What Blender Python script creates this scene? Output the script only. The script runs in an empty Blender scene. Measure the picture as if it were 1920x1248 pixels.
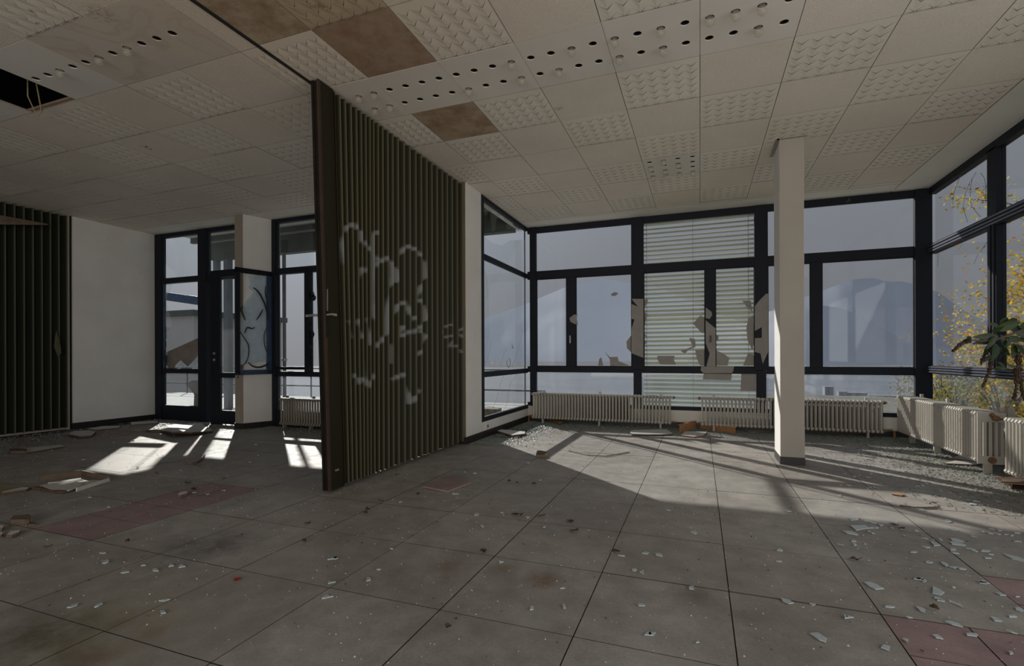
import bpy, bmesh, math, random
from math import sin, cos, pi, radians, hypot, atan2, floor as fl
from mathutils import Vector, Matrix
random.seed(7)
SC = bpy.context.scene
COL = SC.collection
# ------------------------------------------------------------------ camera
CP = Vector((1.5922, -1.8605, 1.0617)); YAW = .3631; ROLL = -.0032
FPX, CX, CY = 940.59, 954.66, 667.34
Fw = Vector((-sin(YAW), cos(YAW), 0)); R0 = Vector((cos(YAW), sin(YAW), 0)); U0 = Vector((0, 0, 1))
Rt = R0 * cos(ROLL) + U0 * sin(ROLL); Up = U0 * cos(ROLL) - R0 * sin(ROLL)
cam = bpy.data.cameras.new('camera'); camo = bpy.data.objects.new('camera', cam); COL.objects.link(camo)
M = Matrix((Rt, Up, -Fw)).transposed().to_4x4(); M.translation = CP
camo.matrix_world = M
cam.sensor_width = 36; cam.lens = 36 * FPX / 1920
cam.shift_x = (960 - CX) / 1920; cam.shift_y = (CY - 624) / 1920
cam.clip_start = .05; cam.clip_end = 20000
SC.camera = camo
# ------------------------------------------------------------------ light
KX, KY = 1.37, 1.28                       # horizontal travel of sunlight per metre of fall
sun = bpy.data.lights.new('sun', 'SUN'); suno = bpy.data.objects.new('sun', sun); COL.objects.link(suno)
sun.energy = 4.6; sun.angle = radians(.7); sun.color = (1, .965, .9)
suno.rotation_euler = Vector((KX, -KY, -1)).to_track_quat('-Z', 'Y').to_euler()
suno.location = (-8, 12, 9)
W = bpy.data.worlds.new('hazy_sky'); SC.world = W; W.use_nodes = True
wn = W.node_tree.nodes; wl = W.node_tree.links; wn.clear()
wo = wn.new('ShaderNodeOutputWorld'); wb = wn.new('ShaderNodeBackground'); wl.new(wb.outputs[0], wo.inputs[0])
wt = wn.new('ShaderNodeTexCoord'); ws = wn.new('ShaderNodeSeparateXYZ'); wl.new(wt.outputs['Generated'], ws.inputs[0])
wr = wn.new('ShaderNodeValToRGB'); wl.new(ws.outputs[2], wr.inputs[0])
cr = wr.color_ramp
cr.elements[0].position = 0.0; cr.elements[0].color = (.222, .229, .245, 1)
cr.elements[1].position = 1.0; cr.elements[1].color = (.30, .36, .47, 1)
e = cr.elements.new(.12); e.color = (.225, .236, .258, 1)
e = cr.elements.new(.4); e.color = (.26, .285, .33, 1)
# broad haze glow round the sun
sd = Vector((-KX, KY, 1)).normalized()
vd = wn.new('ShaderNodeVectorMath'); vd.operation = 'DOT_PRODUCT'; vd.inputs[1].default_value = sd
wl.new(wt.outputs['Generated'], vd.inputs[0])
mx = wn.new('ShaderNodeMath'); mx.operation = 'MAXIMUM'; mx.inputs[1].default_value = 0; wl.new(vd.outputs['Value'], mx.inputs[0])
pw = wn.new('ShaderNodeMath'); pw.operation = 'POWER'; pw.inputs[1].default_value = 9; wl.new(mx.outputs[0], pw.inputs[0])
ad = wn.new('ShaderNodeMath'); ad.operation = 'MULTIPLY_ADD'; ad.inputs[1].default_value = 1.0; ad.inputs[2].default_value = .83
wl.new(pw.outputs[0], ad.inputs[0]); wl.new(wr.outputs[0], wb.inputs[0]); wl.new(ad.outputs[0], wb.inputs[1])
# added fill light behind the camera, standing in for unseen daylight
rw = bpy.data.lights.new('rear_fill', 'AREA'); rwo = bpy.data.objects.new('rear_fill', rw); COL.objects.link(rwo)
rw.shape = 'RECTANGLE'; rw.size = 7; rw.size_y = 2.5; rw.energy = 168; rw.color = (1, .945, .865)
rwo.location = (1.3, -5.3, 1.45); rwo.rotation_euler = (radians(113), 0, 0)
# second added fill, outside the right windows behind the view
rw2 = bpy.data.lights.new('side_fill', 'AREA'); rwo2 = bpy.data.objects.new('side_fill', rw2); COL.objects.link(rwo2)
rw2.shape = 'RECTANGLE'; rw2.size = 6.4; rw2.size_y = 2.7; rw2.energy = 122; rw2.color = (1, .97, .92)
rwo2.location = (4.75, -1.9, 1.35); rwo2.rotation_euler = (radians(112), 0, radians(90))
SC.view_settings.view_transform = 'Standard'; SC.view_settings.look = 'None'
SC.view_settings.gamma = 1; SC.view_settings.exposure = 0; SC.view_settings.use_curve_mapping = False
SC.cycles.max_bounces = 10; SC.cycles.diffuse_bounces = 6; SC.cycles.glossy_bounces = 3
SC.cycles.transparent_max_bounces = 24; SC.cycles.transmission_bounces = 6
SC.cycles.use_denoising = True; SC.cycles.sample_clamp_indirect = 3
SC.cycles.caustics_reflective = False; SC.cycles.caustics_refractive = False

ZC = 3.1627
# ------------------------------------------------------------------ helpers
def ray(x, y): return Fw + Rt * ((x - CX) / FPX) - Up * ((y - CY) / FPX)
def atz(x, y, z=0.0): d = ray(x, y); return CP + d * ((z - CP.z) / d.z)
def aty(x, y, Y): d = ray(x, y); return CP + d * ((Y - CP.y) / d.y)
def atx(x, y, X): d = ray(x, y); return CP + d * ((X - CP.x) / d.x)
def atd(x, y, d): return CP + ray(x, y) * d

class MB:
    def __init__(s): s.v = []; s.f = []; s.m = []; s.mi = 0
    def add(s, vs, fs):
        o = len(s.v); s.v += [tuple(v) for v in vs]
        for f in fs: s.f.append([i + o for i in f]); s.m.append(s.mi)
        return s
    def box(s, x0, x1, y0, y1, z0, z1, ch=0):
        if ch:
            vs = []
            for z, c in ((z0, ch), (z0 + ch, 0), (z1 - ch, 0), (z1, ch)):
                vs += [(x0 + c, y0 + c, z), (x1 - c, y0 + c, z), (x1 - c, y1 - c, z), (x0 + c, y1 - c, z)]
            fs = [(3, 2, 1, 0), (12, 13, 14, 15)]
            for k in range(3):
                for i in range(4):
                    j = (i + 1) % 4; fs.append((4 * k + i, 4 * k + j, 4 * k + 4 + j, 4 * k + 4 + i))
            return s.add(vs, fs)
        vs = [(x, y, z) for z in (z0, z1) for x, y in ((x0, y0), (x1, y0), (x1, y1), (x0, y1))]
        return s.add(vs, [(3, 2, 1, 0), (4, 5, 6, 7), (0, 1, 5, 4), (1, 2, 6, 5), (2, 3, 7, 6), (3, 0, 4, 7)])
    def obox(s, c, sx, sy, sz, rot=None):
        m = rot or Matrix.Identity(3)
        vs = [Vector(c) + m @ Vector((x * sx / 2, y * sy / 2, z * sz / 2)) for z in (-1, 1) for x, y in ((-1, -1), (1, -1), (1, 1), (-1, 1))]
        return s.add(vs, [(3, 2, 1, 0), (4, 5, 6, 7), (0, 1, 5, 4), (1, 2, 6, 5), (2, 3, 7, 6), (3, 0, 4, 7)])
    def prism(s, pts, d):             # closed polygon pts (3D) extruded by vector d
        n = len(pts); d = Vector(d); P = [Vector(p) for p in pts]
        vs = P + [p + d for p in P]
        fs = [list(range(n))[::-1], list(range(n, 2 * n))] + [(i, (i + 1) % n, n + (i + 1) % n, n + i) for i in range(n)]
        return s.add(vs, fs)
    def tube(s, pts, r, n=8, cap=True):
        P = [Vector(p) for p in pts]; rs = r if isinstance(r, (list, tuple)) else [r] * len(P)
        o = len(s.v); up = None
        for i, p in enumerate(P):
            t = (P[min(i + 1, len(P) - 1)] - P[max(i - 1, 0)]).normalized()
            if up is None: up = t.orthogonal().normalized()
            up = (up - t * up.dot(t)); up = up.normalized() if up.length > 1e-6 else t.orthogonal().normalized()
            b = t.cross(up)
            for k in range(n):
                a = 2 * pi * k / n; s.v.append(tuple(p + (up * cos(a) + b * sin(a)) * rs[i]))
        for i in range(len(P) - 1):
            for k in range(n):
                j = (k + 1) % n; s.f.append([o + i * n + k, o + i * n + j, o + i * n + n + j, o + i * n + n + k]); s.m.append(s.mi)
        if cap:
            s.f.append([o + k for k in range(n)][::-1]); s.m.append(s.mi)
            s.f.append([o + (len(P) - 1) * n + k for k in range(n)]); s.m.append(s.mi)
        return s
    def lathe(s, prof, c=(0, 0, 0), n=16, axis='z'):
        o = len(s.v)
        for r, h in prof:
            for k in range(n):
                a = 2 * pi * k / n; x, y = r * cos(a), r * sin(a)
                v = (x, y, h) if axis == 'z' else ((x, h, y) if axis == 'y' else (h, x, y))
                s.v.append(tuple(Vector(v) + Vector(c)))
        for i in range(len(prof) - 1):
            for k in range(n):
                j = (k + 1) % n; s.f.append([o + i * n + k, o + i * n + j, o + i * n + n + j, o + i * n + n + k]); s.m.append(s.mi)
        return s
    def mesh(s, name, mat, smooth=False):
        me = bpy.data.meshes.new(name); me.from_pydata(s.v, [], s.f)
        mats = mat if isinstance(mat, (list, tuple)) else [mat]
        for m in mats: me.materials.append(m)
        if len(mats) > 1:
            for p, k in zip(me.polygons, s.m): p.material_index = k
        if smooth:
            for p in me.polygons: p.use_smooth = True
        bm = bmesh.new(); bm.from_mesh(me); bmesh.ops.recalc_face_normals(bm, faces=bm.faces); bm.to_mesh(me); bm.free()
        return me
    def build(s, name, mat, parent=None, smooth=False, **kw):
        return link(name, s.mesh(name, mat, smooth), parent, **kw)

def link(name, me, parent=None, loc=None, rot=None, **kw):
    o = bpy.data.objects.new(name, me); COL.objects.link(o)
    if parent: o.parent = parent
    if loc is not None: o.location = loc
    if rot is not None: o.rotation_euler = rot
    for k, v in kw.items(): o[k] = v
    return o
def tag(o, label=None, cat=None, group=None, kind=None):
    if label: o['label'] = label
    if cat: o['category'] = cat
    if group: o['group'] = group
    if kind: o['kind'] = kind
    return o
def empty(name, loc=(0, 0, 0), rz=0, **kw):
    o = bpy.data.objects.new(name, None); COL.objects.link(o); o.location = loc; o.rotation_euler = (0, 0, rz)
    tag(o, **kw); return o
def copy_tree(o, parent=None, **kw):
    c = o.copy(); COL.objects.link(c)
    if parent: c.parent = parent
    for ch in o.children: copy_tree(ch, c)
    for k, v in kw.items(): setattr(c, k, v)
    return c
def bevel(o, w=.003, seg=1):
    m = o.modifiers.new('bevel', 'BEVEL'); m.width = w; m.segments = seg; m.limit_method = 'ANGLE'; return o

# ------------------------------------------------------------------ materials
class N:
    def __init__(s, name):
        s.mat = bpy.data.materials.new(name); s.mat.use_nodes = True
        s.n = s.mat.node_tree.nodes; s.l = s.mat.node_tree.links; s.n.clear()
        s.out = s.n.new('ShaderNodeOutputMaterial')
        s.b = s.n.new('ShaderNodeBsdfPrincipled'); s.l.new(s.b.outputs[0], s.out.inputs[0])
    def set(s, k, v):
        i = s.b.inputs[k]
        if hasattr(v, 'is_output') or isinstance(v, bpy.types.NodeSocket): s.l.new(v, i)
        else: i.default_value = (*v, 1) if isinstance(v, (tuple, list)) and len(v) == 3 else v
        return s
    def pos(s):
        g = s.n.new('ShaderNodeNewGeometry'); return g.outputs['Position']
    def scale(s, vec, sc):
        m = s.n.new('ShaderNodeMapping'); s.l.new(vec, m.inputs[0]); m.inputs['Scale'].default_value = sc if isinstance(sc, tuple) else (sc,) * 3
        return m.outputs[0]
    def noise(s, vec, sc, det=4, rough=.55, dist=0):
        t = s.n.new('ShaderNodeTexNoise'); s.l.new(vec, t.inputs['Vector'])
        t.inputs['Scale'].default_value = sc; t.inputs['Detail'].default_value = det; t.inputs['Roughness'].default_value = rough; t.inputs['Distortion'].default_value = dist
        return t.outputs['Fac']
    def ramp(s, fac, stops):
        r = s.n.new('ShaderNodeValToRGB'); s.l.new(fac, r.inputs[0]); c = r.color_ramp
        while len(c.elements) < len(stops): c.elements.new(.5)
        for e, (p, col) in zip(c.elements, stops):
            e.position = p; e.color = (*col, 1) if isinstance(col, (tuple, list)) else (col, col, col, 1)
        return r.outputs[0]
    def mix(s, fac, a, b, mode='MIX'):
        m = s.n.new('ShaderNodeMixRGB'); m.blend_type = mode
        for i, v in ((0, fac), (1, a), (2, b)):
            if isinstance(v, bpy.types.NodeSocket): s.l.new(v, m.inputs[i])
            elif i == 0: m.inputs[0].default_value = v
            else: m.inputs[i].default_value = (*v, 1) if len(v) == 3 else v
        return m.outputs[0]
    def math(s, op, a, b=None, c=None):
        m = s.n.new('ShaderNodeMath'); m.operation = op
        for i, v in enumerate((a, b, c)):
            if v is None: continue
            if isinstance(v, bpy.types.NodeSocket): s.l.new(v, m.inputs[i])
            else: m.inputs[i].default_value = v
        return m.outputs[0]
    def bump(s, h, st=.3, d=.01):
        b = s.n.new('ShaderNodeBump'); b.inputs['Strength'].default_value = st; b.inputs['Distance'].default_value = d
        s.l.new(h, b.inputs['Height']); s.l.new(b.outputs[0], s.b.inputs['Normal']); return s
    def attr(s, name):
        a = s.n.new('ShaderNodeAttribute'); a.attribute_name = name; return a.outputs['Fac']
    def rnd(s):
        o = s.n.new('ShaderNodeObjectInfo'); return o.outputs['Random']
    def spot(s, pos, c, r, soft=.6):      # soft round mark of radius r centred on c (world metres)
        d = s.n.new('ShaderNodeVectorMath'); d.operation = 'DISTANCE'; s.l.new(pos, d.inputs[0]); d.inputs[1].default_value = c
        m = s.n.new('ShaderNodeMapRange'); s.l.new(d.outputs['Value'], m.inputs[0])
        m.inputs[1].default_value = r; m.inputs[2].default_value = r * (1 - soft); return m.outputs[0]

def simple(name, col, rough=.6, var=.15, sc=8, metal=0, bumpv=0, spec=.5):
    n = N(name); p = n.pos(); f = n.noise(p, sc)
    a = tuple(c * (1 - var) for c in col); b = tuple(min(1, c * (1 + var)) for c in col)
    n.set('Base Color', n.ramp(f, [(.3, a), (.7, b)])).set('Roughness', rough).set('Metallic', metal).set('Specular IOR Level', spec)
    if bumpv: n.bump(n.noise(p, sc * 5), bumpv, .004)
    return n.mat

# grey floor board and red board
def floor_mat(name, c1, c2, c3):
    n = N(name); p = n.pos()
    big = n.noise(p, 1.1, 5, .6, .3); mid = n.noise(p, 6, 5, .65); fine = n.noise(p, 90, 3, .7); spk = n.noise(p, 160, 2, .8)
    base = n.ramp(big, [(.3, c1), (.5, c2), (.72, c3)])
    base = n.mix(n.math('MULTIPLY', n.rnd(), .22), base, tuple(c * .7 for c in c1))
    base = n.mix(.5, base, n.ramp(mid, [(.3, .30), (.7, .70)]), 'OVERLAY')
    base = n.mix(n.ramp(n.noise(p, 2.6, 6, .75, .6), [(.56, 0), (.75, .45)]), base, tuple(c * .62 for c in c1))
    base = n.mix(.28, base, n.ramp(fine, [(.3, .3), (.7, .75)]), 'OVERLAY')
    base = n.mix(n.ramp(spk, [(.72, 0), (.78, .55)]), base, (.6, .58, .54))
    w = n.noise(p, 9, 4, .7)
    def m(c, r, col, k, soft=.7):
        nonlocal base
        f = n.math('MULTIPLY', n.spot(p, c, r, soft), n.ramp(w, [(.3, .15), (.62, 1)]))
        base = n.mix(n.math('MULTIPLY', f, k), base, col)
    for (px, py), r, col, k in [((168, 1238), .11, (.16, .065, .018), 1), ((285, 1186), .07, (.20, .09, .03), .9), ((220, 1168), .06, (.20, .1, .035), .8),
                                ((190, 1175), .40, (.36, .32, .22), .75), ((110, 1215), .42, (.13, .11, .08), .7), ((80, 1180), .22, (.1, .085, .06), .7),
                                ((330, 1200), .35, (.3, .27, .23), .5), ((1018, 1085), .12, (.16, .085, .04), .75), ((945, 1066), .1, (.17, .1, .06), .5),
                                ((848, 1062), .13, (.18, .12, .08), .5), ((350, 1024), .32, (.12, .11, .1), .6), ((420, 1022), .25, (.11, .1, .095), .6),
                                ((1300, 1112), .14, (.15, .12, .09), .6), ((545, 1040), .35, (.34, .32, .29), .5), ((1000, 1160), .12, (.38, .38, .37), .4),
                                ((640, 1010), .16, (.2, .14, .1), .4), ((1420, 1185), .3, (.17, .15, .12), .4)]:
        m(tuple(atz(px, py)), r, col, k)
    n.set('Base Color', base).set('Roughness', n.ramp(mid, [(.2, .48), (.8, .72)]))
    n.set('Specular IOR Level', .28)
    n.bump(fine, .25, .002)
    return n.mat
M_floor = floor_mat('grey_floor_board', (.275, .25, .223), (.335, .31, .28), (.40, .38, .352))
M_red = floor_mat('red_floor_board', (.285, .20, .198), (.315, .22, .217), (.36, .262, .258))
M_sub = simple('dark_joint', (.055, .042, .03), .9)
M_white = (lambda n: (n.set('Base Color', n.mix(.25, n.ramp(n.noise(n.pos(), 2.2, 5), [(.35, (.75, .735, .70)), (.65, (.81, .795, .765))]), n.ramp(n.noise(n.pos(), 30, 3), [(.3, .45), (.7, .6)]), 'OVERLAY')).set('Roughness', .75).bump(n.noise(n.pos(), 120, 3), .12, .002), n.mat)[1])(N('white_plaster'))
M_cream = simple('cream_paint', (.72, .69, .62), .6, .06, 3)
M_tan = simple('tan_plaster', (.50, .435, .365), .7, .08, 3)
M_plast = simple('ceiling_border_plaster', (.78, .765, .69), .8, .05, 2)

def ceil_mat(name, col, perf=False, stain=0, brown=False):
    n = N(name); p = n.pos()
    # slightly yellower and darker at random; world-space blotches
    blot = n.noise(p, .9, 5, .6)
    base = n.ramp(blot, [(.3, tuple(c * .86 for c in col)), (.7, col)])
    base = n.mix(n.math('MULTIPLY', n.rnd(), .18), base, tuple(c * .75 for c in (col[0], col[1] * .97, col[2] * .92)))
    if stain:
        s1 = n.noise(p, 1.6, 4, .5, .9)
        ring = n.ramp(s1, [(.52, 0), (.565, .75), (.585, .1), (.66, .15), (.7, .5), (.73, .05)])
        base = n.mix(n.math('MULTIPLY', ring, stain), base, (.33, .235, .13))
    if not brown:
        for (px, py), r, k in [((272, 275), .05, .9), ((280, 279), .035, .9), ((1047, 203), .05, .6), ((590, 8), .05, .9), ((607, 14), .04, 1), ((345, 165), .03, .8), ((1083, 238), .018, .9), ((190, 28), .11, .5), ((60, 20), .02, .9), ((70, 43), .02, .9)]:
            f = n.math('MULTIPLY', n.spot(p, tuple(atz(px, py, ZC)), r, .5), n.ramp(n.noise(p, 45, 4, .7), [(.46, 0), (.56, 1)]))
            base = n.mix(n.math('MULTIPLY', f, k), base, (.10, .055, .025))
        # warmer, browner boards over the rear left of the room
        f = n.math('MULTIPLY', n.spot(p, (-.7, .2, ZC), 2.2, .9), .55); base = n.mix(f, base, tuple(c * m_ for c, m_ in zip(col, (.72, .58, .44))))
    if brown:
        base = n.mix(n.ramp(n.noise(p, 5, 5, .7), [(.42, 0), (.7, .8)]), base, (.22, .10, .035))
    if perf:
        w1 = n.n.new('ShaderNodeTexVoronoi'); w1.feature = 'F1'; w1.inputs['Randomness'].default_value = .25; w1.inputs['Scale'].default_value = 95
        n.l.new(n.scale(p, (1, 1, .01)), w1.inputs['Vector'])
        d = n.ramp(w1.outputs['Distance'], [(.22, 1), (.42, 0)])
        base = n.mix(n.math('MULTIPLY', d, .42), base, tuple(c * .3 for c in col))
        n.bump(n.ramp(w1.outputs['Distance'], [(.2, 0), (.45, 1)]), .35, .003)
    else:
        n.bump(n.noise(p, 60, 3), .08, .002)
    n.set('Base Color', base).set('Roughness', .7)
    return n.mat
CW = (.71, .655, .575)
M_waf = ceil_mat('moulded_ceiling_tile', (.85, .79, .69))
M_perf = ceil_mat('perforated_ceiling_tile', (.90, .815, .705), perf=True)
M_brown = ceil_mat('stained_perforated_tile', (.44, .31, .21), perf=True, brown=True)
M_brown2 = ceil_mat('lightly_stained_perforated_tile', (.52, .40, .27), perf=True, brown=True)
M_wafb = ceil_mat('browned_moulded_tile', (.58, .47, .35), stain=.3)
M_strip = ceil_mat('white_lamp_panel', (.80, .755, .69))
M_strips = ceil_mat('water_stained_lamp_panel', (.72, .655, .575), stain=.4)
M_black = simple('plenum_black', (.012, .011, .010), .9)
M_joint_shade = simple('ceiling_joint_and_slot_shade', (.30, .225, .165), .8)  # brown of the joints, also the painted shade in the moulded slots
def frame_mat():
    n = N('navy_window_paint'); p = n.pos()
    f = n.noise(p, 14, 5, .7)
    n.set('Base Color', n.ramp(f, [(.3, (.010, .012, .018)), (.66, (.015, .018, .027)), (.84, (.06, .068, .08))])).set('Roughness', n.ramp(f, [(.3, .5), (.8, .7)])).set('Specular IOR Level', .22)
    return n.mat
M_frame = frame_mat()
M_blue = simple('blue_window_paint', (.035, .065, .125), .4, .3, 10)
M_base = simple('black_skirting', (.02, .018, .018), .45)
def glass(name, dirt=.12, tint=(.93, .96, .97), haze=(.55, .57, .6)):
    m = bpy.data.materials.new(name); m.use_nodes = True; n = m.node_tree.nodes; l = m.node_tree.links; n.clear()
    o = n.new('ShaderNodeOutputMaterial'); t = n.new('ShaderNodeBsdfTransparent'); t.inputs[0].default_value = (*tint, 1)
    g = n.new('ShaderNodeBsdfGlossy'); g.inputs['Roughness'].default_value = .03
    lw = n.new('ShaderNodeLayerWeight'); fp = n.new('ShaderNodeMath'); fp.operation = 'POWER'; fp.inputs[1].default_value = 5; l.new(lw.outputs['Facing'], fp.inputs[0])
    fr = n.new('ShaderNodeMath'); fr.operation = 'MULTIPLY_ADD'; fr.inputs[1].default_value = .45; fr.inputs[2].default_value = .02; l.new(fp.outputs[0], fr.inputs[0])
    mg = n.new('ShaderNodeMixShader'); l.new(fr.outputs[0], mg.inputs[0]); l.new(t.outputs[0], mg.inputs[1]); l.new(g.outputs[0], mg.inputs[2])
    d = n.new('ShaderNodeBsdfDiffuse'); d.inputs[0].default_value = (*haze, 1)
    tr = n.new('ShaderNodeBsdfTranslucent'); tr.inputs[0].default_value = (*haze, 1)
    md = n.new('ShaderNodeMixShader'); md.inputs[0].default_value = .55; l.new(d.outputs[0], md.inputs[1]); l.new(tr.outputs[0], md.inputs[2])
    ge = n.new('ShaderNodeNewGeometry'); mp = n.new('ShaderNodeMapping'); mp.inputs['Scale'].default_value = (1.6, 1.6, .7); l.new(ge.outputs['Position'], mp.inputs[0])
    ns = n.new('ShaderNodeTexNoise'); ns.inputs['Scale'].default_value = 2.2; ns.inputs['Detail'].default_value = 6; ns.inputs['Roughness'].default_value = .65; l.new(mp.outputs[0], ns.inputs['Vector'])
    r = n.new('ShaderNodeMapRange'); r.inputs[1].default_value = .35; r.inputs[2].default_value = .75; r.inputs[3].default_value = dirt * .4; r.inputs[4].default_value = dirt * 1.8; l.new(ns.outputs['Fac'], r.inputs[0])
    mm = n.new('ShaderNodeMixShader'); l.new(r.outputs[0], mm.inputs[0]); l.new(mg.outputs[0], mm.inputs[1]); l.new(md.outputs[0], mm.inputs[2])
    l.new(mm.outputs[0], o.inputs[0]); return m
G_clear = glass('window_glass', .008, (.985, .988, .992))
G_dirty = glass('dirty_window_glass', .05, (.95, .97, .965))
G_side = glass('cracked_window_glass', .02, (.965, .98, .985))
G_bulb = glass('lamp_glass', .3, (.95, .94, .9), (.8, .76, .68))
G_low = glass('hazy_lower_glass', .08, (.93, .95, .97), (.6, .63, .68))
M_rad = (lambda n: (n.set('Base Color', n.mix(n.ramp(n.noise(n.pos(), 7, 6, .75), [(.60, 0), (.72, .8)]), n.ramp(n.noise(n.pos(), 2.5), [(.3, (.43, .40, .35)), (.7, (.52, .495, .44))]), (.30, .17, .08))).set('Roughness', .45), n.mat)[1])(N('old_radiator_enamel'))
M_radb = (lambda n: (n.set('Base Color', n.mix(n.ramp(n.noise(n.pos(), 9, 6, .75), [(.66, 0), (.76, .7)]), (.27, .245, .20), (.2, .11, .05))).set('Roughness', .5), n.mat)[1])(N('brown_radiator_enamel'))
M_slat = (lambda n: (n.set('Base Color', (.62, .655, .53)).set('Roughness', .5), n.mat)[1])(N('pale_green_slat'))
M_rust = simple('rusty_metal', (.22, .12, .06), .7, .3, 20)
M_metal = simple('worn_grey_metal', (.42, .41, .38), .4, .1, 10, .6)
M_grit = simple('glass_grit', (.26, .29, .27), .6, .35, 40, spec=.25)
M_greenglass = simple('green_broken_glass', (.20, .235, .205), .45, .5, 30, spec=.3)
M_shard = simple('pale_glass_shard', (.46, .52, .53), .25, .08, 20)
M_chipw = simple('plaster_chip', (.62, .60, .56), .8, .1, 20)
M_leaf = simple('dry_brown_leaf', (.06, .036, .022), .8, .4, 30)
M_wood = simple("raw_brown_board", (.15, .105, .07), .7, .25, 12, 0, .2)
M_woodd = simple('dark_splintered_wood', (.11, .065, .04), .8, .35, 18, 0, .3)
M_orange = simple('orange_fibreboard', (.42, .21, .09), .75, .15, 10)
M_panel = simple('fallen_white_panel', (.60, .575, .535), .6, .08, 6)
M_paint = simple('beige_spray_paint', (.31, .29, .265), .75, .08, 6)
M_bspray = simple('black_spray_paint', (.02, .02, .022), .6)

# partition vinyl with sprayed tag kept in the vertex attribute "paint"
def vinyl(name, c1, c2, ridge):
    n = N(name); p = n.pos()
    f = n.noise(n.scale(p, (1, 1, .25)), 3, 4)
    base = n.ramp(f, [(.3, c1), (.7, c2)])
    base = n.mix(n.attr('ridge'), base, ridge)  # window light catching the fold crests put into their colour
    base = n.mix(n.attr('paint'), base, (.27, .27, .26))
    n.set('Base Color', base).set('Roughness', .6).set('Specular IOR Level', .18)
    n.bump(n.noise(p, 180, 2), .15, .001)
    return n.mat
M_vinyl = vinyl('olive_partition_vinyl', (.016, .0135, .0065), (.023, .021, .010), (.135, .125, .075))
M_vinylL = vinyl('green_partition_vinyl', (.014, .014, .008), (.020, .021, .012), (.13, .145, .10))
M_lead = simple('brown_leading_post', (.013, .010, .007), .6, .3, 8, spec=.2)

# ------------------------------------------------------------------ floor
TX, TY = .5705, .6
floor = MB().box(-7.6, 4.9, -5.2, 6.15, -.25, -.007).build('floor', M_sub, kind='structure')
def tile_mesh(w, d, mat, nm='floor_tile'):
    g = .0023
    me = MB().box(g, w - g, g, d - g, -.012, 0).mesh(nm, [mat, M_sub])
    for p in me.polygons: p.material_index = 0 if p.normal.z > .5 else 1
    return me
T_full = tile_mesh(TX, TY, M_floor); T_half = tile_mesh(TX / 2, TY / 2, M_red); T_hw = tile_mesh(TX, TY / 2, M_floor)
redcells = {(-4, 0), (-4, 1), (4, 0), (5, 1), (6, 1), (6, 0), (5, 0), (-12, 4), (-12, 3), (-11, 4)}
redcells -= {(5, 0), (6, 0), (6, 1)}
redcells |= {(5, 1), (5, 0)}
floorhole = []
for i in range(-13, 8):
    for j in range(-5, 10):
        x, y = i * TX, j * TY
        if x < -1.1 and y > 3.9: continue
        if x < -7.3 or x > 4.3: continue
        cx, cy = x + TX / 2, y + TY / 2
        dd = (Vector((cx, cy, 0)) - CP); zc = dd.dot(Fw)
        if zc < .9 or abs(dd.dot(Rt)) > zc * 1.25 + .6: continue
        if (i, j) in redcells:
            for a in (0, 1):
                for b in (0, 1):
                    link('floor_tile', T_half, floor, loc=(x + a * TX / 2, y + b * TY / 2, random.uniform(-.0008, .0008)))
        else:
            link('floor_tile', T_full, floor, loc=(x, y, random.uniform(-.001, .001)))

# ------------------------------------------------------------------ ceiling
ceiling = MB()
ceiling.box(-8.2, 4.7, -5.2, 6.35, ZC + .42, ZC + .6)                      # roof slab
ceiling.box(-1.19, 3.9, 5.615, 5.955, ZC, ZC + .03).box(3.915, 4.305, -5.2, 5.955, ZC, ZC + .03)
ceiling.box(-7.2, -1.19, 3.685, 4.06, ZC, ZC + .03)
ceiling = ceiling.build('ceiling', [M_plast], kind='structure')
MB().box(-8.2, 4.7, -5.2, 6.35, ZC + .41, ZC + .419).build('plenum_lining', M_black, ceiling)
AX, AY = .5847, .5999
def waffle_mesh(w, d, mat, nx, ny):
    b = MB(); g = .0025; m = .012; pxx = (w - 2 * m) / nx; pyy = (d - 2 * m) / ny; D = -.003
    for i in range(nx):
        for j in range(ny):
            x, y = m + i * pxx, m + j * pyy; h = pyy
            G = .0065; cx_ = x + pxx / 2; last = j == ny - 1
            vs = [(x, y - h / 2 if j else y, 0), (cx_, y + (G if j else 0), D if j else 0), (x + pxx, y - h / 2 if j else y, 0),
                  (x, y + h / 2, 0), (cx_, y + h, 0), (x + pxx, y + h / 2, 0), (cx_, y + h + G, D if not last else 0), (cx_, y + h + G / 2, .02)]
            b.mi = 0; b.add(vs, [(0, 1, 4, 3), (1, 2, 5, 4)]); b.mi = 1; b.add(vs, [(3, 4, 7), (4, 5, 7), (3, 6, 7), (6, 5, 7)]); b.mi = 0  # slot walls coloured brown in place of shade inside them
        x = m + i * pxx; y = m + ny * pyy
        b.add([(x, y - pyy / 2, 0), (x + pxx / 2, y + .0065, 0), (x + pxx, y - pyy / 2, 0), (x, y + .001, 0), (x + pxx, y + .001, 0)], [(0, 1, 3), (1, 2, 4)])
    # flat rim round the pattern and the edge of the panel
    o = [(g, g), (w - g, g), (w - g, d - g), (g, d - g)]; i4 = [(m, m), (w - m, m), (w - m, d - m), (m, d - m)]
    b.add([(*p, 0) for p in o] + [(*p, 0) for p in i4] + [(*p, .012) for p in o],
          [(k, (k + 1) % 4, 4 + (k + 1) % 4, 4 + k) for k in range(4)])
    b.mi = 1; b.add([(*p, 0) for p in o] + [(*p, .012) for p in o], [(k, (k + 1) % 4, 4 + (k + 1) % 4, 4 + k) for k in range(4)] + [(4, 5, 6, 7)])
    me = bpy.data.meshes.new('moulded_panel'); me.from_pydata(b.v, [], b.f); me.materials.append(mat); me.materials.append(M_joint_shade)
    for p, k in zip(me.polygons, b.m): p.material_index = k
    return me
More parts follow.
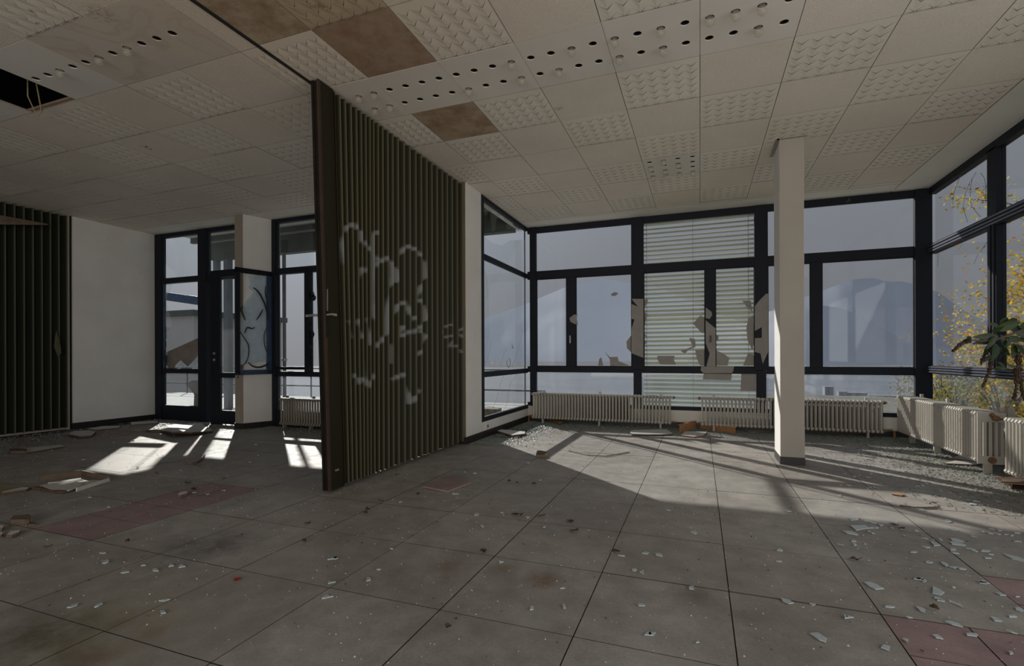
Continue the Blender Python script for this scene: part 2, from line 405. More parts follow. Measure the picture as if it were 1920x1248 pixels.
def flat_mesh(w, d, mat):
    g = .0025; me = MB().box(g, w - g, g, d - g, 0, .012).mesh('perforated_panel', [mat, M_joint_shade])
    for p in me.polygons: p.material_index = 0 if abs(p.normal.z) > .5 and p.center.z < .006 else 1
    return me
def holed_mesh(w, d, holes, mat, r=.0275):
    g = .0015; b = MB()
    xs = sorted({round(h[0], 4) for h in holes}); ys = sorted({round(h[1], 4) for h in holes})
    bx = [g] + [(a + c) / 2 for a, c in zip(xs, xs[1:])] + [w - g]; by = [g] + [(a + c) / 2 for a, c in zip(ys, ys[1:])] + [d - g]
    for i, cx in enumerate(xs):
        for j, cy in enumerate(ys):
            x0, x1, y0, y1 = bx[i], bx[i + 1], by[j], by[j + 1]; n = 20; inn = []; out = []
            has = any(abs(h[0] - cx) < .001 and abs(h[1] - cy) < .001 for h in holes)
            if not has:
                b.add([(x0, y0, 0), (x1, y0, 0), (x1, y1, 0), (x0, y1, 0)], [(0, 1, 2, 3)]); continue
            angs = sorted([2 * pi * k / n for k in range(n)] + [atan2(yy - cy, xx - cx) % (2 * pi) for xx in (x0, x1) for yy in (y0, y1)])
            for a in angs:
                c, s_ = cos(a), sin(a)
                t = min([(x1 - cx) / c if c > 1e-9 else ((x0 - cx) / c if c < -1e-9 else 1e9), (y1 - cy) / s_ if s_ > 1e-9 else ((y0 - cy) / s_ if s_ < -1e-9 else 1e9)])
                inn.append((cx + r * c, cy + r * s_)); out.append((cx + t * c, cy + t * s_))
            k = len(angs)
            b.add([(*p, 0) for p in out] + [(*p, 0) for p in inn] + [(*p, .006) for p in inn],
                  [f for q in range(k) for f in ((q, (q + 1) % k, k + (q + 1) % k, k + q), (k + q, k + (q + 1) % k, 2 * k + (q + 1) % k, 2 * k + q))])
    b.add([(g, g, 0), (w - g, g, 0), (w - g, d - g, 0), (g, d - g, 0), (g, g, .02), (w - g, g, .02), (w - g, d - g, .02), (g, d - g, .02)],
          [(0, 1, 5, 4), (1, 2, 6, 5), (2, 3, 7, 6), (3, 0, 4, 7)])
    me = bpy.data.meshes.new('lamp_panel'); me.from_pydata(b.v, [], b.f); me.materials.append(mat); return me
socket = MB(); socket.lathe([(.030, .006), (.031, .10), (.0, .10)], n=14); socket.lathe([(.0, .025), (.014, .025), (.017, .035), (.017, .1)], n=10)
socket_me = socket.mesh('lamp_socket', M_black)
WAF = {}
def panel(x0, x1, y0, y1, kind, mats=None):
    w, d = round(x1 - x0, 3), round(y1 - y0, 3)
    if w < .04 or d < .04: return None
    key = (w, d, kind, mats and mats.name)
    if key not in WAF:
        WAF[key] = waffle_mesh(w, d, mats or M_waf, max(1, round(w / .095)), max(1, round(d / .098))) if kind == 'w' else flat_mesh(w, d, mats or M_perf)
    return link('ceiling_panel', WAF[key], ceiling, loc=(x0, y0, ZC + random.uniform(-.0015, .0015)))
def near(x0, x1, y0, y1):
    dd = Vector(((x0 + x1) / 2, (y0 + y1) / 2, 0)) - CP; zc = dd.dot(Fw)
    return zc > 1.6 and abs(dd.dot(Rt)) < zc * 1.3 + .7
X0, Y0 = 1.6006, 1.905
bulbs = []
def lamp_panel(x0, x1, y0, y1, hx, hy, mat, bulb_at=()):
    if not [x for x in hx if x0 + .01 < x < x1 - .01]: panel(x0, x1, y0, y1, 'p', M_strip); return
    hs = [(x - x0, y - y0) for x in hx for y in hy if x0 + .01 < x < x1 - .01]
    p = link('lamp_panel', holed_mesh(x1 - x0, y1 - y0, hs, mat), ceiling, loc=(x0, y0, ZC))
    for h in hs: link('lamp_socket', socket_me, p, loc=(h[0], h[1], 0))
for c in range(-5, 4):
    for j in range(-6, 7):
        x0, x1 = max(X0 + c * AX, -1.18), min(X0 + (c + 1) * AX, 3.905)
        y0, y1 = Y0 + j * AY, min(Y0 + (j + 1) * AY, 5.605)
        if not near(x0, x1, y0, y1): continue
        if j == -1 and c <= 0:
            hx = [-.98 + .1465 * k for k in range(22)]
            lamp_panel(x0, x1, y0, y1, hx, (1.503, 1.72), M_strip)
        elif j == 3 and c == -1:
            lamp_panel(x0, x1, y0, y1, [1.085, 1.232, 1.378, 1.525], [3.79, 3.94, 4.09, 4.24], M_strip)
        elif c == -4 and j == -2: panel(x0, x1, y0, y1, 'p', M_brown)
        elif c == -4 and j == 0: panel(x0, x1, y0, y1, 'p', M_brown2)
        elif c in (-4, -5) and j == -3: panel(x0, x1, y0, y1, 'w' if (c + j) % 2 else 'p', M_wafb if (c + j) % 2 else M_brown2)
        elif c == -3 and j == 2: panel(x0, x1, y0, y1, 'p')
        else: panel(x0, x1, y0, y1, 'w' if (c + j) % 2 else 'p')
LX, LY, SX, SY = -1.36, .714, .5985, .6125
for c in range(-10, 1):
    for j in range(-3, 5):
        x0, x1 = max(LX + c * SX, -7.17), min(LX + (c + 1) * SX, -1.205)
        y0, y1 = LY + j * SY, min(LY + (j + 1) * SY, 3.675)
        if not near(x0, x1, y0, y1): continue
        if j == -1 and c < 0:
            if c == -4: continue
            lamp_panel(x0, x1, y0, y1, [-3.08 + .1478 * k for k in range(-28, 11) if k <= 10 and (k >= 0)], (.41,), M_strips if c in (-1, -2) else M_strip)
        else: panel(x0, x1, y0, y1, 'p' if (c + j) % 2 else 'w')
# ceiling carriers above the joints
cb = MB()
for c in range(-4, 4): cb.box(X0 + c * AX - .02, X0 + c * AX + .02, -1.5, 5.6, ZC + .013, ZC + .03)
for j in range(-6, 7): cb.box(-1.18, 3.9, Y0 + j * AY - .02, Y0 + j * AY + .02, ZC + .014, ZC + .031)
for j in range(-3, 6): cb.box(-7.17, -1.2, LY + j * SY - .02, LY + j * SY + .02, ZC + .013, ZC + .03)
for c in range(-9, 1):
    for a, b_ in ((-1.5, LY - SY), (LY, 3.67)): cb.box(LX + c * SX - .02, LX + c * SX + .02, a, b_, ZC + .014, ZC + .031)
cb.build('ceiling_carrier', M_joint_shade, ceiling)
# track of the folding wall
trk = MB().box(-1.203, -1.178, -3, 3.63, ZC - .006, ZC + .02).build('trim_1', M_black, kind='structure')
# bulbs
def bulb_mesh():
    b = MB(); b.lathe([(.002, -.052), (.014, -.05), (.024, -.04), (.0285, -.026), (.027, -.01), (.020, .006), (.014, .02)], n=14)
    return b.mesh('bulb_glass', G_bulb, True)
BM = bulb_mesh(); cap = MB().lathe([(.0135, .018), (.0135, .045), (0, .045)], n=10).mesh('bulb_cap', M_metal)
sc1, sc2 = 640 / 1902, 820 / 1920
right_b = [(560 + a * sc1, b * sc1) for a, b in [(335, 540), (422, 520), (428, 607), (513, 592), (1195, 345), (957, 497), (1250, 435), (1531, 265), (1464, 388)]] + \
          [(1100 + a * sc2, b * sc2) for a, b in [(134, 163), (338, 118), (557, 67), (671, 40), (789, 12), (155, 247), (347, 205), (770, 112)]]
grid_b = [(1100 + a * sc2, b * sc2) for a, b in [(337, 706), (280, 735), (402, 718), (344, 748), (290, 775), (346, 768), (404, 759), (463, 752)]]
left_b = [(a * 400 / 1920, 60 + b * 400 / 1920) for a, b in [(540, 352), (893, 232), (1142, 142)]]
for lst, lab, grp in ((right_b, 'round clear glass bulb in the long white lamp strip over the main room', 'bulbs in the long lamp strip'),
                      (grid_b, 'small round bulb in the four by four lamp square near the column', 'bulbs in the square lamp panel'),
                      (left_b, 'round glass bulb in the water stained lamp strip left of the ceiling track', 'bulbs in the stained lamp strip')):
    for q, (px, py) in enumerate(lst):
        p = atz(px, py, ZC)
        if lst is left_b: p.x = -3.08 + .1478 * round((p.x + 3.08) / .1478); p.y = .41
        elif lst is right_b: p.x = -.98 + .1465 * round((p.x + .98) / .1465); p.y = 1.503 if p.y < 1.61 else 1.72
        else: p.x = 1.085 + .1467 * round((p.x - 1.085) / .1467); p.y = 3.79 + .15 * round((p.y - 3.79) / .15)
        if lst is left_b: lab = ['leftmost', 'middle', 'rightmost'][q] + ' of the three bulbs in the water stained lamp strip'
        elif lst is right_b:
            ORD = ['first', 'second', 'third', 'fourth', 'fifth', 'sixth', 'seventh', 'eighth', 'ninth', 'tenth']; row = [] if q == 0 else row
            side_ = 'nearer' if p.y < 1.6 else 'farther'
            k_ = sum(1 for m_ in right_b if (atz(m_[0], m_[1], ZC).y < 1.61) == (p.y < 1.6) and atz(m_[0], m_[1], ZC).x < p.x - .05)
            lab = '%s glass bulb from the partition in the %s row of the long strip' % (ORD[k_], side_)
        else: lab = 'small bulb in column %s and row %s of the square lamp panel' % (['one', 'two', 'three', 'four'][round((p.x - 1.085) / .1467)], ['one', 'two', 'three', 'four'][round((p.y - 3.79) / .15)])
        o = empty('light_bulb', (p.x, p.y, ZC - .002 - .004 * random.random()), label=lab, cat='bulb', group=grp)
        link('bulb_glass', BM, o); link('bulb_cap', cap, o)
# hanging cables in the hole left of the stained strip
for k, (dx, a, b_, lab) in enumerate([(0, .0, .05, 'thin tan cable hanging from the open ceiling hole, the straighter one'), (.05, .03, -.04, 'thin tan cable hanging from the open ceiling hole, the looped one')]):
    x = -3.32 - dx; pts = [(x, .5, ZC + .4), (x - .02 - a, .52, ZC + .2), (x - .09 + b_, .56, ZC + .02), (x - .12, .62, ZC - .08 - .05 * k), (x - .15 - b_, .66, ZC - .03)]
    tag(MB().tube(pts, .005, 6).build('hanging_cable', simple('tan_cable', (.30, .23, .12), .6)), lab, 'cable')
# ------------------------------------------------------------------ walls
MB().box(-7.45, -7.15, 2.80, 4.12, 0, ZC + .4).build('wall_left', M_white, kind='structure')
MB().box(-7.151, -7.137, 2.80, 4.03, 0, .085).build('baseboard_left', M_base, kind='structure')
MB().box(-7.45, -7.2, -5.2, 2.8, 0, ZC + .4).build('wall_left_rear', M_tan, kind='structure')
wm = MB().box(-1.25, -1.05, 3.63, 4.10, 0, ZC + .4).box(-1.25, -1.05, 4.10, 6.03, -.2, .21).box(-1.25, -1.05, 4.1, 6.03, ZC, ZC + .4)
wm.build('wall_middle', M_white, kind='structure')
MB().box(-1.26, -1.052, 3.622, 3.632, .09, ZC).build('trim_2', M_tan, kind='structure')
MB().box(-1.052, -1.036, 3.62, 5.94, 0, .085).box(-1.27, -1.036, 3.612, 3.628, 0, .085).build('baseboard_middle', M_base, kind='structure')
MB().box(-1.05, 4.3, 5.955, 6.05, 0, .275).build('wall_back', M_cream, kind='structure')
MB().box(-1.04, 4.29, 5.938, 5.957, 0, .08).build('baseboard_back', M_base, kind='structure')
MB().box(4.31, 4.42, -5.2, 6.05, 0, .275).build('wall_right', M_cream, kind='structure')
MB().box(4.293, 4.312, -5.2, 5.95, 0, .08).build('baseboard_right', M_base, kind='structure')
# pier between the two windows of the left room
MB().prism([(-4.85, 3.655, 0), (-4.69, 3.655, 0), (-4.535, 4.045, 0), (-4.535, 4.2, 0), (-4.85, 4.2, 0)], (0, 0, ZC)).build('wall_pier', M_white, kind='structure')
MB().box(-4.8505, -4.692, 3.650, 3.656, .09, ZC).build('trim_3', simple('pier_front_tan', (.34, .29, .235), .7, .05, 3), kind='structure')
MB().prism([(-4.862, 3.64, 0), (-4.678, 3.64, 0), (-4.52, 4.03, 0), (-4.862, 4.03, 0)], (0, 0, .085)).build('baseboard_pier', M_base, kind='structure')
# column
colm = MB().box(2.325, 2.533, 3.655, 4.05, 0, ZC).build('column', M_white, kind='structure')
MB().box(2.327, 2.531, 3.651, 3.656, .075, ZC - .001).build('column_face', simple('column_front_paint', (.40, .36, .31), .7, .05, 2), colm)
MB().box(2.322, 2.536, 3.648, 4.053, 0, .075).build('baseboard_column', M_base, kind='structure')
MB().box(2.30, 2.56, 3.62, 3.652, ZC - .004, ZC + .004).box(2.29, 2.322, 3.62, 4.09, ZC - .004, ZC + .004).build('trim_4', simple('column_collar', (.34, .32, .28), .6), kind='structure')

# ------------------------------------------------------------------ windows
def bars(lst, mat, name, parent):
    b = MB()
    for k, q in enumerate(lst):        # each bar sits a hair proud of the last, as the joints do
        e = .0007 * k; b.box(q[0] - e, q[1] + e * .5, q[2] - e, q[3] + e * .5, q[4], q[5], .004)
    return b.build(name, mat, parent)
def pane_y(x0, x1, z0, z1, y, mat, parent, name='pane'):
    return MB().box(x0, x1, y, y + .005, z0, z1).build(name, mat, parent)
def poly_y(pts, y, mat, parent, name='glass_fragment', t=.005):
    return MB().prism([(x, y, z) for x, z in pts], (0, t, 0)).build(name, mat, parent)
ya, yb, yg = 5.95, 5.992, 5.968
w1 = empty('window_1', (0, 0, 0), kind='structure')
bars([(-1.05, 4.33, ya, yb, 3.065, ZC + .03), (-1.05, 4.33, ya, yb, 2.315, 2.445), (-1.05, 4.33, ya, yb, .80, .895), (-1.05, 4.33, ya, yb, .255, .31),
      (-1.0, -.90, ya - .02, 5.985, .25, ZC), (4.157, 4.33, ya - .02, yb, .25, ZC),
      (.625, .80, ya - .01, yb, .85, ZC), (2.317, 2.48, ya - .01, yb, .85, ZC), (.655, .765, ya, yb, .28, .85), (2.34, 2.455, ya, yb, .28, .85)], M_frame, 'frame', w1)
bars([(-.394, -.246, ya + .004, yb - .004, .88, 2.33), (1.668, 1.804, ya + .004, yb - .004, .88, 2.33), (3.002, 3.133, ya + .004, yb - .004, .88, 2.33)], M_frame, 'mullion', w1)
# thin grooves / sash profiles
gp = MB()
for a, b_ in ((-.90, -.394), (-.246, .625), (.80, 1.668), (1.804, 2.317), (2.48, 3.002), (3.133, 4.157)):
    gp.box(a, a + .012, ya + .012, ya + .036, .90, 2.31).box(b_ - .012, b_, ya + .012, ya + .036, .90, 2.31).box(a, b_, ya + .012, ya + .036, .895, .905).box(a, b_, ya + .012, ya + .036, 2.303, 2.315)
gp.build('sash_bead', M_frame, w1)
for a, b_ in ((-.90, .625), (.80, 2.317), (2.48, 4.157)):
    pane_y(a, b_, 2.44, 3.07, yg, G_clear, w1)
for a, b_ in ((-.90, .655), (.765, 2.34), (2.455, 4.157)):
    pane_y(a, b_, .305, .805, yg, G_low, w1)
for a, b_ in ((-.90, -.394), (2.48, 3.002), (3.133, 4.157)):
    pane_y(a, b_, .89, 2.32, yg, G_clear, w1)
h = MB().obox((-.33, 5.935, 1.32), .018, .03, .11).obox((-.33, 5.915, 1.36), .014, .018, .05); h.build('window_handle', M_metal, w1)
MB().obox((1.74, 5.935, 1.30), .018, .03, .10).build('window_handle', M_base, w1)
MB().tube([(3.44, 5.93, ZC - .03), (3.45, 5.92, ZC - .075), (3.40, 5.92, ZC - .08), (3.44, 5.925, ZC - .05)], .004, 5).build('window_hook', M_rust, w1)
# broken panes left standing, sprayed beige
def pxy(lst, ox, oy, s, Y=5.974):
    out = []
    for a, b_ in lst: p = aty(ox + a * s, oy + b_ * s, Y); out.append((p.x, p.z))
    return out
s6 = 280 / 1747
frag = [[(165, 20), (215, 0), (215, 40), (180, 95), (165, 105)], [(165, 150), (215, 180), (200, 205), (165, 215)], [(160, 215), (200, 205), (190, 260), (170, 330), (160, 360)],
        [(160, 400), (215, 440), (175, 435), (160, 425)], [(160, 440), (200, 520), (180, 530), (160, 560)],
        [(745, 290), (830, 195), (890, 220), (890, 400), (850, 400)], [(700, 455), (770, 470), (775, 560), (690, 600), (650, 640), (600, 610), (680, 580), (740, 555)],
        [(330, 665), (530, 665), (520, 710), (545, 770), (360, 765), (325, 700)], [(770, 600), (890, 600), (890, 780), (830, 780), (790, 700)],
        [(1010, 600), (1100, 640), (1170, 690), (1150, 780), (1010, 780)], [(1015, 415), (1045, 440), (1040, 495), (1015, 480)],
        [(1320, 20), (1420, 20), (1440, 150), (1370, 90)], [(1390, 230), (1450, 190), (1460, 500), (1440, 600), (1380, 480), (1370, 330)], [(1390, 630), (1460, 660), (1460, 780), (1330, 780)]]
for f in frag: poly_y(pxy(f, 1180, 560, s6), 5.974, M_paint, w1)
s7 = 360 / 864
for f in [[(685, 507), (700, 498), (715, 500), (716, 508), (700, 516), (688, 514)], [(657, 765), (680, 790), (715, 788), (720, 808), (768, 828), (682, 830), (680, 800)], [(628, 828), (632, 800), (642, 790), (650, 828)],
          [(755, 720), (778, 690), (778, 770), (757, 750)], [(500, 615), (520, 600), (538, 598), (532, 610), (538, 645), (520, 640), (505, 632)]]:
    poly_y(pxy(f, 860, 340, s7), 5.974 if f[0][0] != 500 else 5.944, M_paint, w1)
# sprayed film over the bars, a millimetre proud of the wood
for f, y in [([(25, 0), (165, 0), (165, 690), (75, 655), (25, 635), (25, 350), (60, 240), (25, 235), (25, 60), (100, 90)], 5.931),
          ([(893, 100), (960, 150), (970, 190), (940, 235), (893, 225)], 5.952), ([(893, 250), (1008, 345), (1008, 790), (900, 790), (940, 640), (893, 520)], 5.952),
          ([(1468, 85), (1520, 20), (1600, -60), (1625, -60), (1625, 620), (1560, 760), (1535, 640), (1468, 620), (1468, 460), (1550, 455), (1550, 330), (1468, 375)], 5.931),
          ([(840, 792), (1225, 792), (1215, 850), (1200, 868), (870, 868), (835, 840)], 5.9455), ([(1565, 790), (1625, 790), (1600, 860), (1565, 860)], 5.9455)]:
    poly_y(pxy(f, 1180, 560, s6, y), y, M_paint, w1, 'spray_patch', .001)
for f in [[(870, 872), (1200, 872), (1190, 950), (860, 940)], [(1310, 872), (1480, 872), (1480, 1075), (1300, 1080)]]:
    poly_y(pxy(f, 1180, 560, s6), 5.962, M_paint, w1, 'spray_patch', .001)

# side window of the bay (faces the porch)
w2 = empty('window_2', (0, 0, 0), kind='structure')
bars([(-1.10, -1.045, 4.10, 5.96, 3.11, ZC + .02), (-1.088, -1.05, 4.10, 5.96, 2.335, 2.41), (-1.088, -1.05, 4.10, 5.96, .785, .86), (-1.10, -1.045, 4.09, 5.96, .205, .265), (-1.10, -1.045, 4.09, 4.165, .205, ZC)], M_frame, 'frame', w2)
bars([(-1.098, -1.085, 4.15, 4.175, .25, 3.12), (-1.098, -1.085, 5.925, 5.955, .25, 3.12)], M_blue, 'sash_bead', w2)
def poly_x(pts, x, mat, parent, name='pane', t=.005):
    return MB().prism([(x, y, z) for y, z in pts], (-t, 0, 0)).build(name, mat, parent)
poly_x([(4.16, .25), (5.93, .25), (5.93, .80), (4.16, .80)], -1.075, G_side, w2)
poly_x([(4.16, .85), (5.93, .85), (5.93, 2.35), (4.16, 2.35)], -1.075, G_side, w2)
s8 = 220 / 1830
def pxx(lst, ox, oy, s, X=-1.075):
    out = []
    for a, b_ in lst: p = atx(ox + a * s, oy + b_ * s, X); out.append((p.y, p.z))
    return out
# upper pane: arched break with glass left above and below, and a tongue between
U = pxx([(895, 440), (1540, 905), (1540, 935), (1250, 965), (1240, 820), (1200, 700), (1130, 690), (1090, 640), (1060, 625), (990, 630), (960, 650), (935, 710), (915, 680), (895, 700)], 800, 320, s8)
poly_x(U, -1.075, G_dirty, w2)
poly_x(pxx([(990, 640), (1130, 690), (1080, 780), (1065, 980), (1015, 985), (1005, 820)], 800, 320, s8), -1.073, G_dirty, w2, 'glass_fragment')
poly_x([(4.16, 2.41), (5.93, 2.41), (5.93, 2.97), (5.2, 2.80), (4.9, 2.66), (4.5, 2.62), (4.16, 2.66)], -1.075, G_side, w2)
# cracks as hairline scratches on the panes
ck = MB()
for pts in [[(975, 880), (968, 820), (962, 700)], [(930, 640), (940, 660), (944, 690)]]: pass
def crack(mb, pts, X, r=.0018):
    P = [atx(a, b_, X) for a, b_ in pts]; mb.tube(P, r, 4, False)
for pts in [[(909, 683), (917, 662), (921, 640)], [(938, 688), (944, 664), (950, 655)], [(925, 690), (929, 672)], [(960, 690), (968, 665), (974, 645), (980, 618)], [(922, 770), (933, 742), (938, 720), (945, 702)], [(905, 500), (912, 520), (914, 560)], [(950, 745), (958, 715), (970, 700)], [(935, 780), (950, 760), (955, 735)]]:
    crack(ck, pts, -1.0715)
ck.build('crack', simple('crack_edge', (.45, .48, .48), .3), w2)
lp = MB(); lp.tube([atx(a, b_, -1.071) for a, b_ in [(954, 689), (950, 682), (951, 675), (955, 671), (957, 677), (956, 686), (953, 689)]], .003, 4, False)
lp.tube([atx(a, b_, -1.071) for a, b_ in [(960, 646), (961, 651), (963, 653)]], .004, 4); lp.build('spray_mark', M_bspray, w2)

# right wall windows: a run of bays
w3 = empty('window_3', (0, 0, 0), kind='structure')
xr, xo, xg = 4.30, 4.38, 4.345
fl3 = [(xr, xo, -5.2, 5.95, 3.08, ZC + .03), (xr, xo, -5.2, 5.95, 2.33, 2.45), (xr - .03, xo, -5.2, 5.93, .83, .925), (xr, xo, -5.2, 5.95, .26, .31)]
bays = [5.89, 4.41, 2.3, .2, -1.9, -4.0]
bars(fl3, M_frame, 'frame', w3)
rl = MB()
for z in (2.345, 2.378, 2.415): rl.box(xr - .012, xr, -5.2, 5.93, z, z + .018)
for z in (.845, .875, .903): rl.box(xr - .045, xr - .03, -5.2, 5.91, z, z + .012)
rl.build('sash_bead', simple('sunlit_navy_paint', (.085, .095, .13), .4, .25, 12), w3)  # sun falling on these rails put into a paler navy
for k, y in enumerate(bays[1:]):
    b = MB().box(xr, xo, y, y + .16, .9 if k == 0 else .28, 3.1).box(xr - .012, xr, y + .02, y + .05, .92, 2.34).box(xr - .012, xr, y + .08, y + .11, .92, 2.34); b.build('mullion', M_frame, w3)
ys = [5.91, 4.57, 4.41]
for k in range(len(bays) - 1):
    y1 = bays[k]; y0 = bays[k + 1] + .16
    if k == 0: MB().box(xg, xg + .005, 4.40, 4.58, .305, .84).build('pane', G_dirty, w3)
    for z0, z1 in ((2.44, 3.09), (.915, 2.335), (.305, .84)):
        MB().box(xg, xg + .005, y0, y1, z0, z1).build('pane', G_dirty if z0 < .5 else G_clear, w3)
ck = MB()
s9 = 260 / 1803
for pts in [[(1000, 0), (960, 100), (900, 260), (870, 440)], [(1180, 20), (1090, 170), (1040, 300), (1010, 480), (1070, 670)], [(1420, 60), (1310, 210), (1240, 290)], [(1130, 100), (1100, 280), (1120, 460), (1200, 560), (1240, 600)],
            [(1320, 930), (1260, 1020), (1200, 1090), (1150, 1210)], [(690, 1060), (680, 1240)], [(1240, 30), (1290, 100), (1310, 220), (1300, 420)], [(1000, 950), (940, 1040)]]:
    P = [(1660 + a * s9, 320 + b_ * s9) for a, b_ in pts]; crack(ck, P, xg - .003, .0022)
ck.build('crack', simple('crack_line', (.20, .25, .32), .3), w3)

# left room glazing, y = 4.04
yl, yh, yq = 4.04, 4.12, 4.08
w4 = empty('window_4', (0, 0, 0), kind='structure')
bars([(-7.15, -4.83, yl, yh, 3.095, ZC + .02), (-7.15, -4.83, yl, yh, 2.315, 2.405), (-7.15, -5.95, yl, yh, .79, .865), (-7.15, -6.0, yl, yh, .0, .25), (-7.15, -7.0, yl - .01, yh, 0, ZC), (-6.11, -5.93, yl - .01, yh, 0, ZC), (-4.95, -4.83, yl, yh, 0, ZC)], M_frame, 'frame', w4)
bars([(-7.0, -6.11, yl + .02, yl + .05, .86, .875), (-7.0, -6.985, yl + .02, yl + .05, .86, 2.32), (-6.125, -6.11, yl + .02, yl + .05, .86, 2.32)], M_blue, 'sash_bead', w4)
pane_y(-7.0, -6.11, 2.40, 3.10, yq, G_dirty, w4); pane_y(-5.93, -4.95, 2.40, 3.10, yq, G_dirty, w4)
pane_y(-7.0, -6.11, .245, .795, yq, G_dirty, w4)
s10 = 180 / 1021
def pl(lst, ox=280, oy=600, s=180 / 1021, Y=4.08): return pxy(lst, ox, oy, s, Y)
poly_y(pl([(130, -420), (240, -400), (230, -330), (180, -260), (190, -160), (240, 45), (205, 100), (180, 140), (200, 200), (150, 240), (200, 330), (180, 420), (220, 520), (130, 545)]), yq, G_dirty, w4, 'glass_fragment')
poly_y(pl([(525, 300), (525, 545), (430, 545), (380, 510), (350, 540), (290, 530), (330, 420), (390, 490), (440, 420)]), yq, G_dirty, w4, 'glass_fragment')
# crumpled brown board wedged in the broken pane
brd = pl([(175, 410), (205, 340), (340, 270), (500, 185), (522, 240), (520, 330), (440, 440), (395, 490), (330, 420), (280, 480), (275, 525), (230, 525)], Y=4.2)
b = MB().prism([(x, 4.18 + .12 * (x + 6.9), z) for x, z in brd], (0, .012, 0))
tag(b.build('torn_board', simple('grey_brown_hardboard', (.27, .225, .20), .8, .15, 7)), 'torn brown board sticking up through the broken left window', 'board')
b2 = pl([(380, 680), (440, 640), (520, 640), (520, 850), (460, 790)], Y=4.3)
b2 = b2[:3] + [(b2[3][0], -.01), (b2[3][0] - .16, -.01)] + b2[4:]
tag(MB().prism([(x, 4.3 + .1 * (x + 6.9), z) for x, z in b2], (0, .012, 0)).build('torn_board', simple('mauve_hardboard', (.25, .22, .225), .8, .15, 7)), 'smaller torn board leaning outside the low left pane', 'board')
# blue awning rail outside the upper left
# second window of the left room
w5 = empty('window_5', (0, 0, 0), kind='structure')
bars([(-4.53, -1.25, yl, yh, 3.105, ZC + .02), (-4.53, -1.25, yl, yh, 2.32, 2.41), (-4.53, -1.25, yl, yh, .765, .84), (-4.53, -1.25, yl, yh, 0, .25), (-4.53, -4.465, yl - .01, yh, 0, ZC), (-3.905, -3.82, yl, yh, .80, 2.36), (-3.0, -2.85, yl - .01, yh, 0, ZC), (-1.4, -1.25, yl, yh, 0, ZC)], M_frame, 'frame', w5)
bars([(-4.46, -3.905, yl + .01, yl + .05, .87, .91)], M_frame, 'sash_bead', w5)
pane_y(-4.47, -3.0, .245, .77, yq, G_low, w5); pane_y(-2.85, -1.4, .245, 3.11, yq, G_low, w5)
s11 = 180 / 1070
poly_y(pxy([(512, 165), (920, 105), (940, 500), (950, 650), (505, 680)] if False else [(512, 165), (920, 110), (945, 650), (640, 670), (650, 480), (660, 350), (590, 355), (512, 400)], 430, 390, s11, yq), yq, G_dirty, w5)
poly_y(pxy([(512, 400), (575, 370), (580, 490), (640, 490), (640, 670), (505, 680)], 430, 390, s11, yq), yq, G_dirty, w5, 'glass_fragment')
poly_y(pxy([(885, 705), (960, 700), (985, 1240), (960, 1700), (900, 1700), (885, 1240)], 430, 390, s11, yq), yq, G_side, w5, 'glass_fragment')
sp = MB()
s12 = 190 / 1078
for a, b_, r in [(895, 860, .018), (920, 960, .05), (940, 1000, .045), (905, 1040, .02), (900, 1150, .03)]:
    p = aty(430 + a * s11, 390 + b_ * s11, yq); sp.lathe([(r, -.004), (r, 0), (0, 0)], (p.x, p.y, p.z), 9, 'y')
for a, b_, r in [(860, 40, .04), (870, 150, .07), (860, 190, .05), (870, 245, .03), (865, 330, .045), (860, 400, .05), (870, 460, .04)]:
    p = aty(430 + a * s12, 600 + b_ * s12, yq); sp.lathe([(r, -.004), (r * .9, -.004), (0, -.004)], (p.x, p.y, p.z), 7, 'y')
sp.build('spray_mark', M_bspray, w5)
# open door leaf
dr = empty('door_1', (0, 0, 0), kind='structure')
dbar = [(-5.62, -5.43, 3.86, 3.91, 0, 2.42), (-5.62, -4.87, 3.86, 3.91, 2.31, 2.42), (-5.62, -4.87, 3.86, 3.91, .74, .82), (-5.62, -4.87, 3.86, 3.91, .02, .23), (-5.0, -4.87, 3.86, 3.91, 0, 2.42)]
bars(dbar, M_frame, 'door_frame', dr)
MB().box(-5.44, -4.98, 3.88, 3.885, .8, 2.33).build('pane', G_dirty, dr); MB().box(-5.44, -4.98, 3.88, 3.885, .22, .75).build('pane', G_dirty, dr)
for z in (1.02, 1.12):
    MB().lathe([(.0, -.02), (.018, -.018), (.022, 0)], (-5.53, 3.86, z), 10, 'y').build('door_lock', M_metal, dr)
MB().tube([(-5.6, 3.9, 1.22), (-5.66, 3.95, 1.22), (-5.68, 3.97, 1.26)], .012, 6).build('door_handle', M_metal, dr)

# open casement with sprayed loops
cs = empty('casement_sash', (0, 0, 0)); tag(cs, 'open navy casement window sash with black sprayed loops on broken glass', 'window')
A = Vector((-4.52, 4.02, 0)); Bq = atz(443, 500, 2.36)
d = (Vector((Bq.x, Bq.y, 0)) - A); wd = .69; d.normalize(); nrm = Vector((d.y, -d.x, 0))
if nrm.y > 0: nrm = -nrm
def cp(u, z, o=0): p = A + d * u + nrm * o; return Vector((p.x, p.y, z))
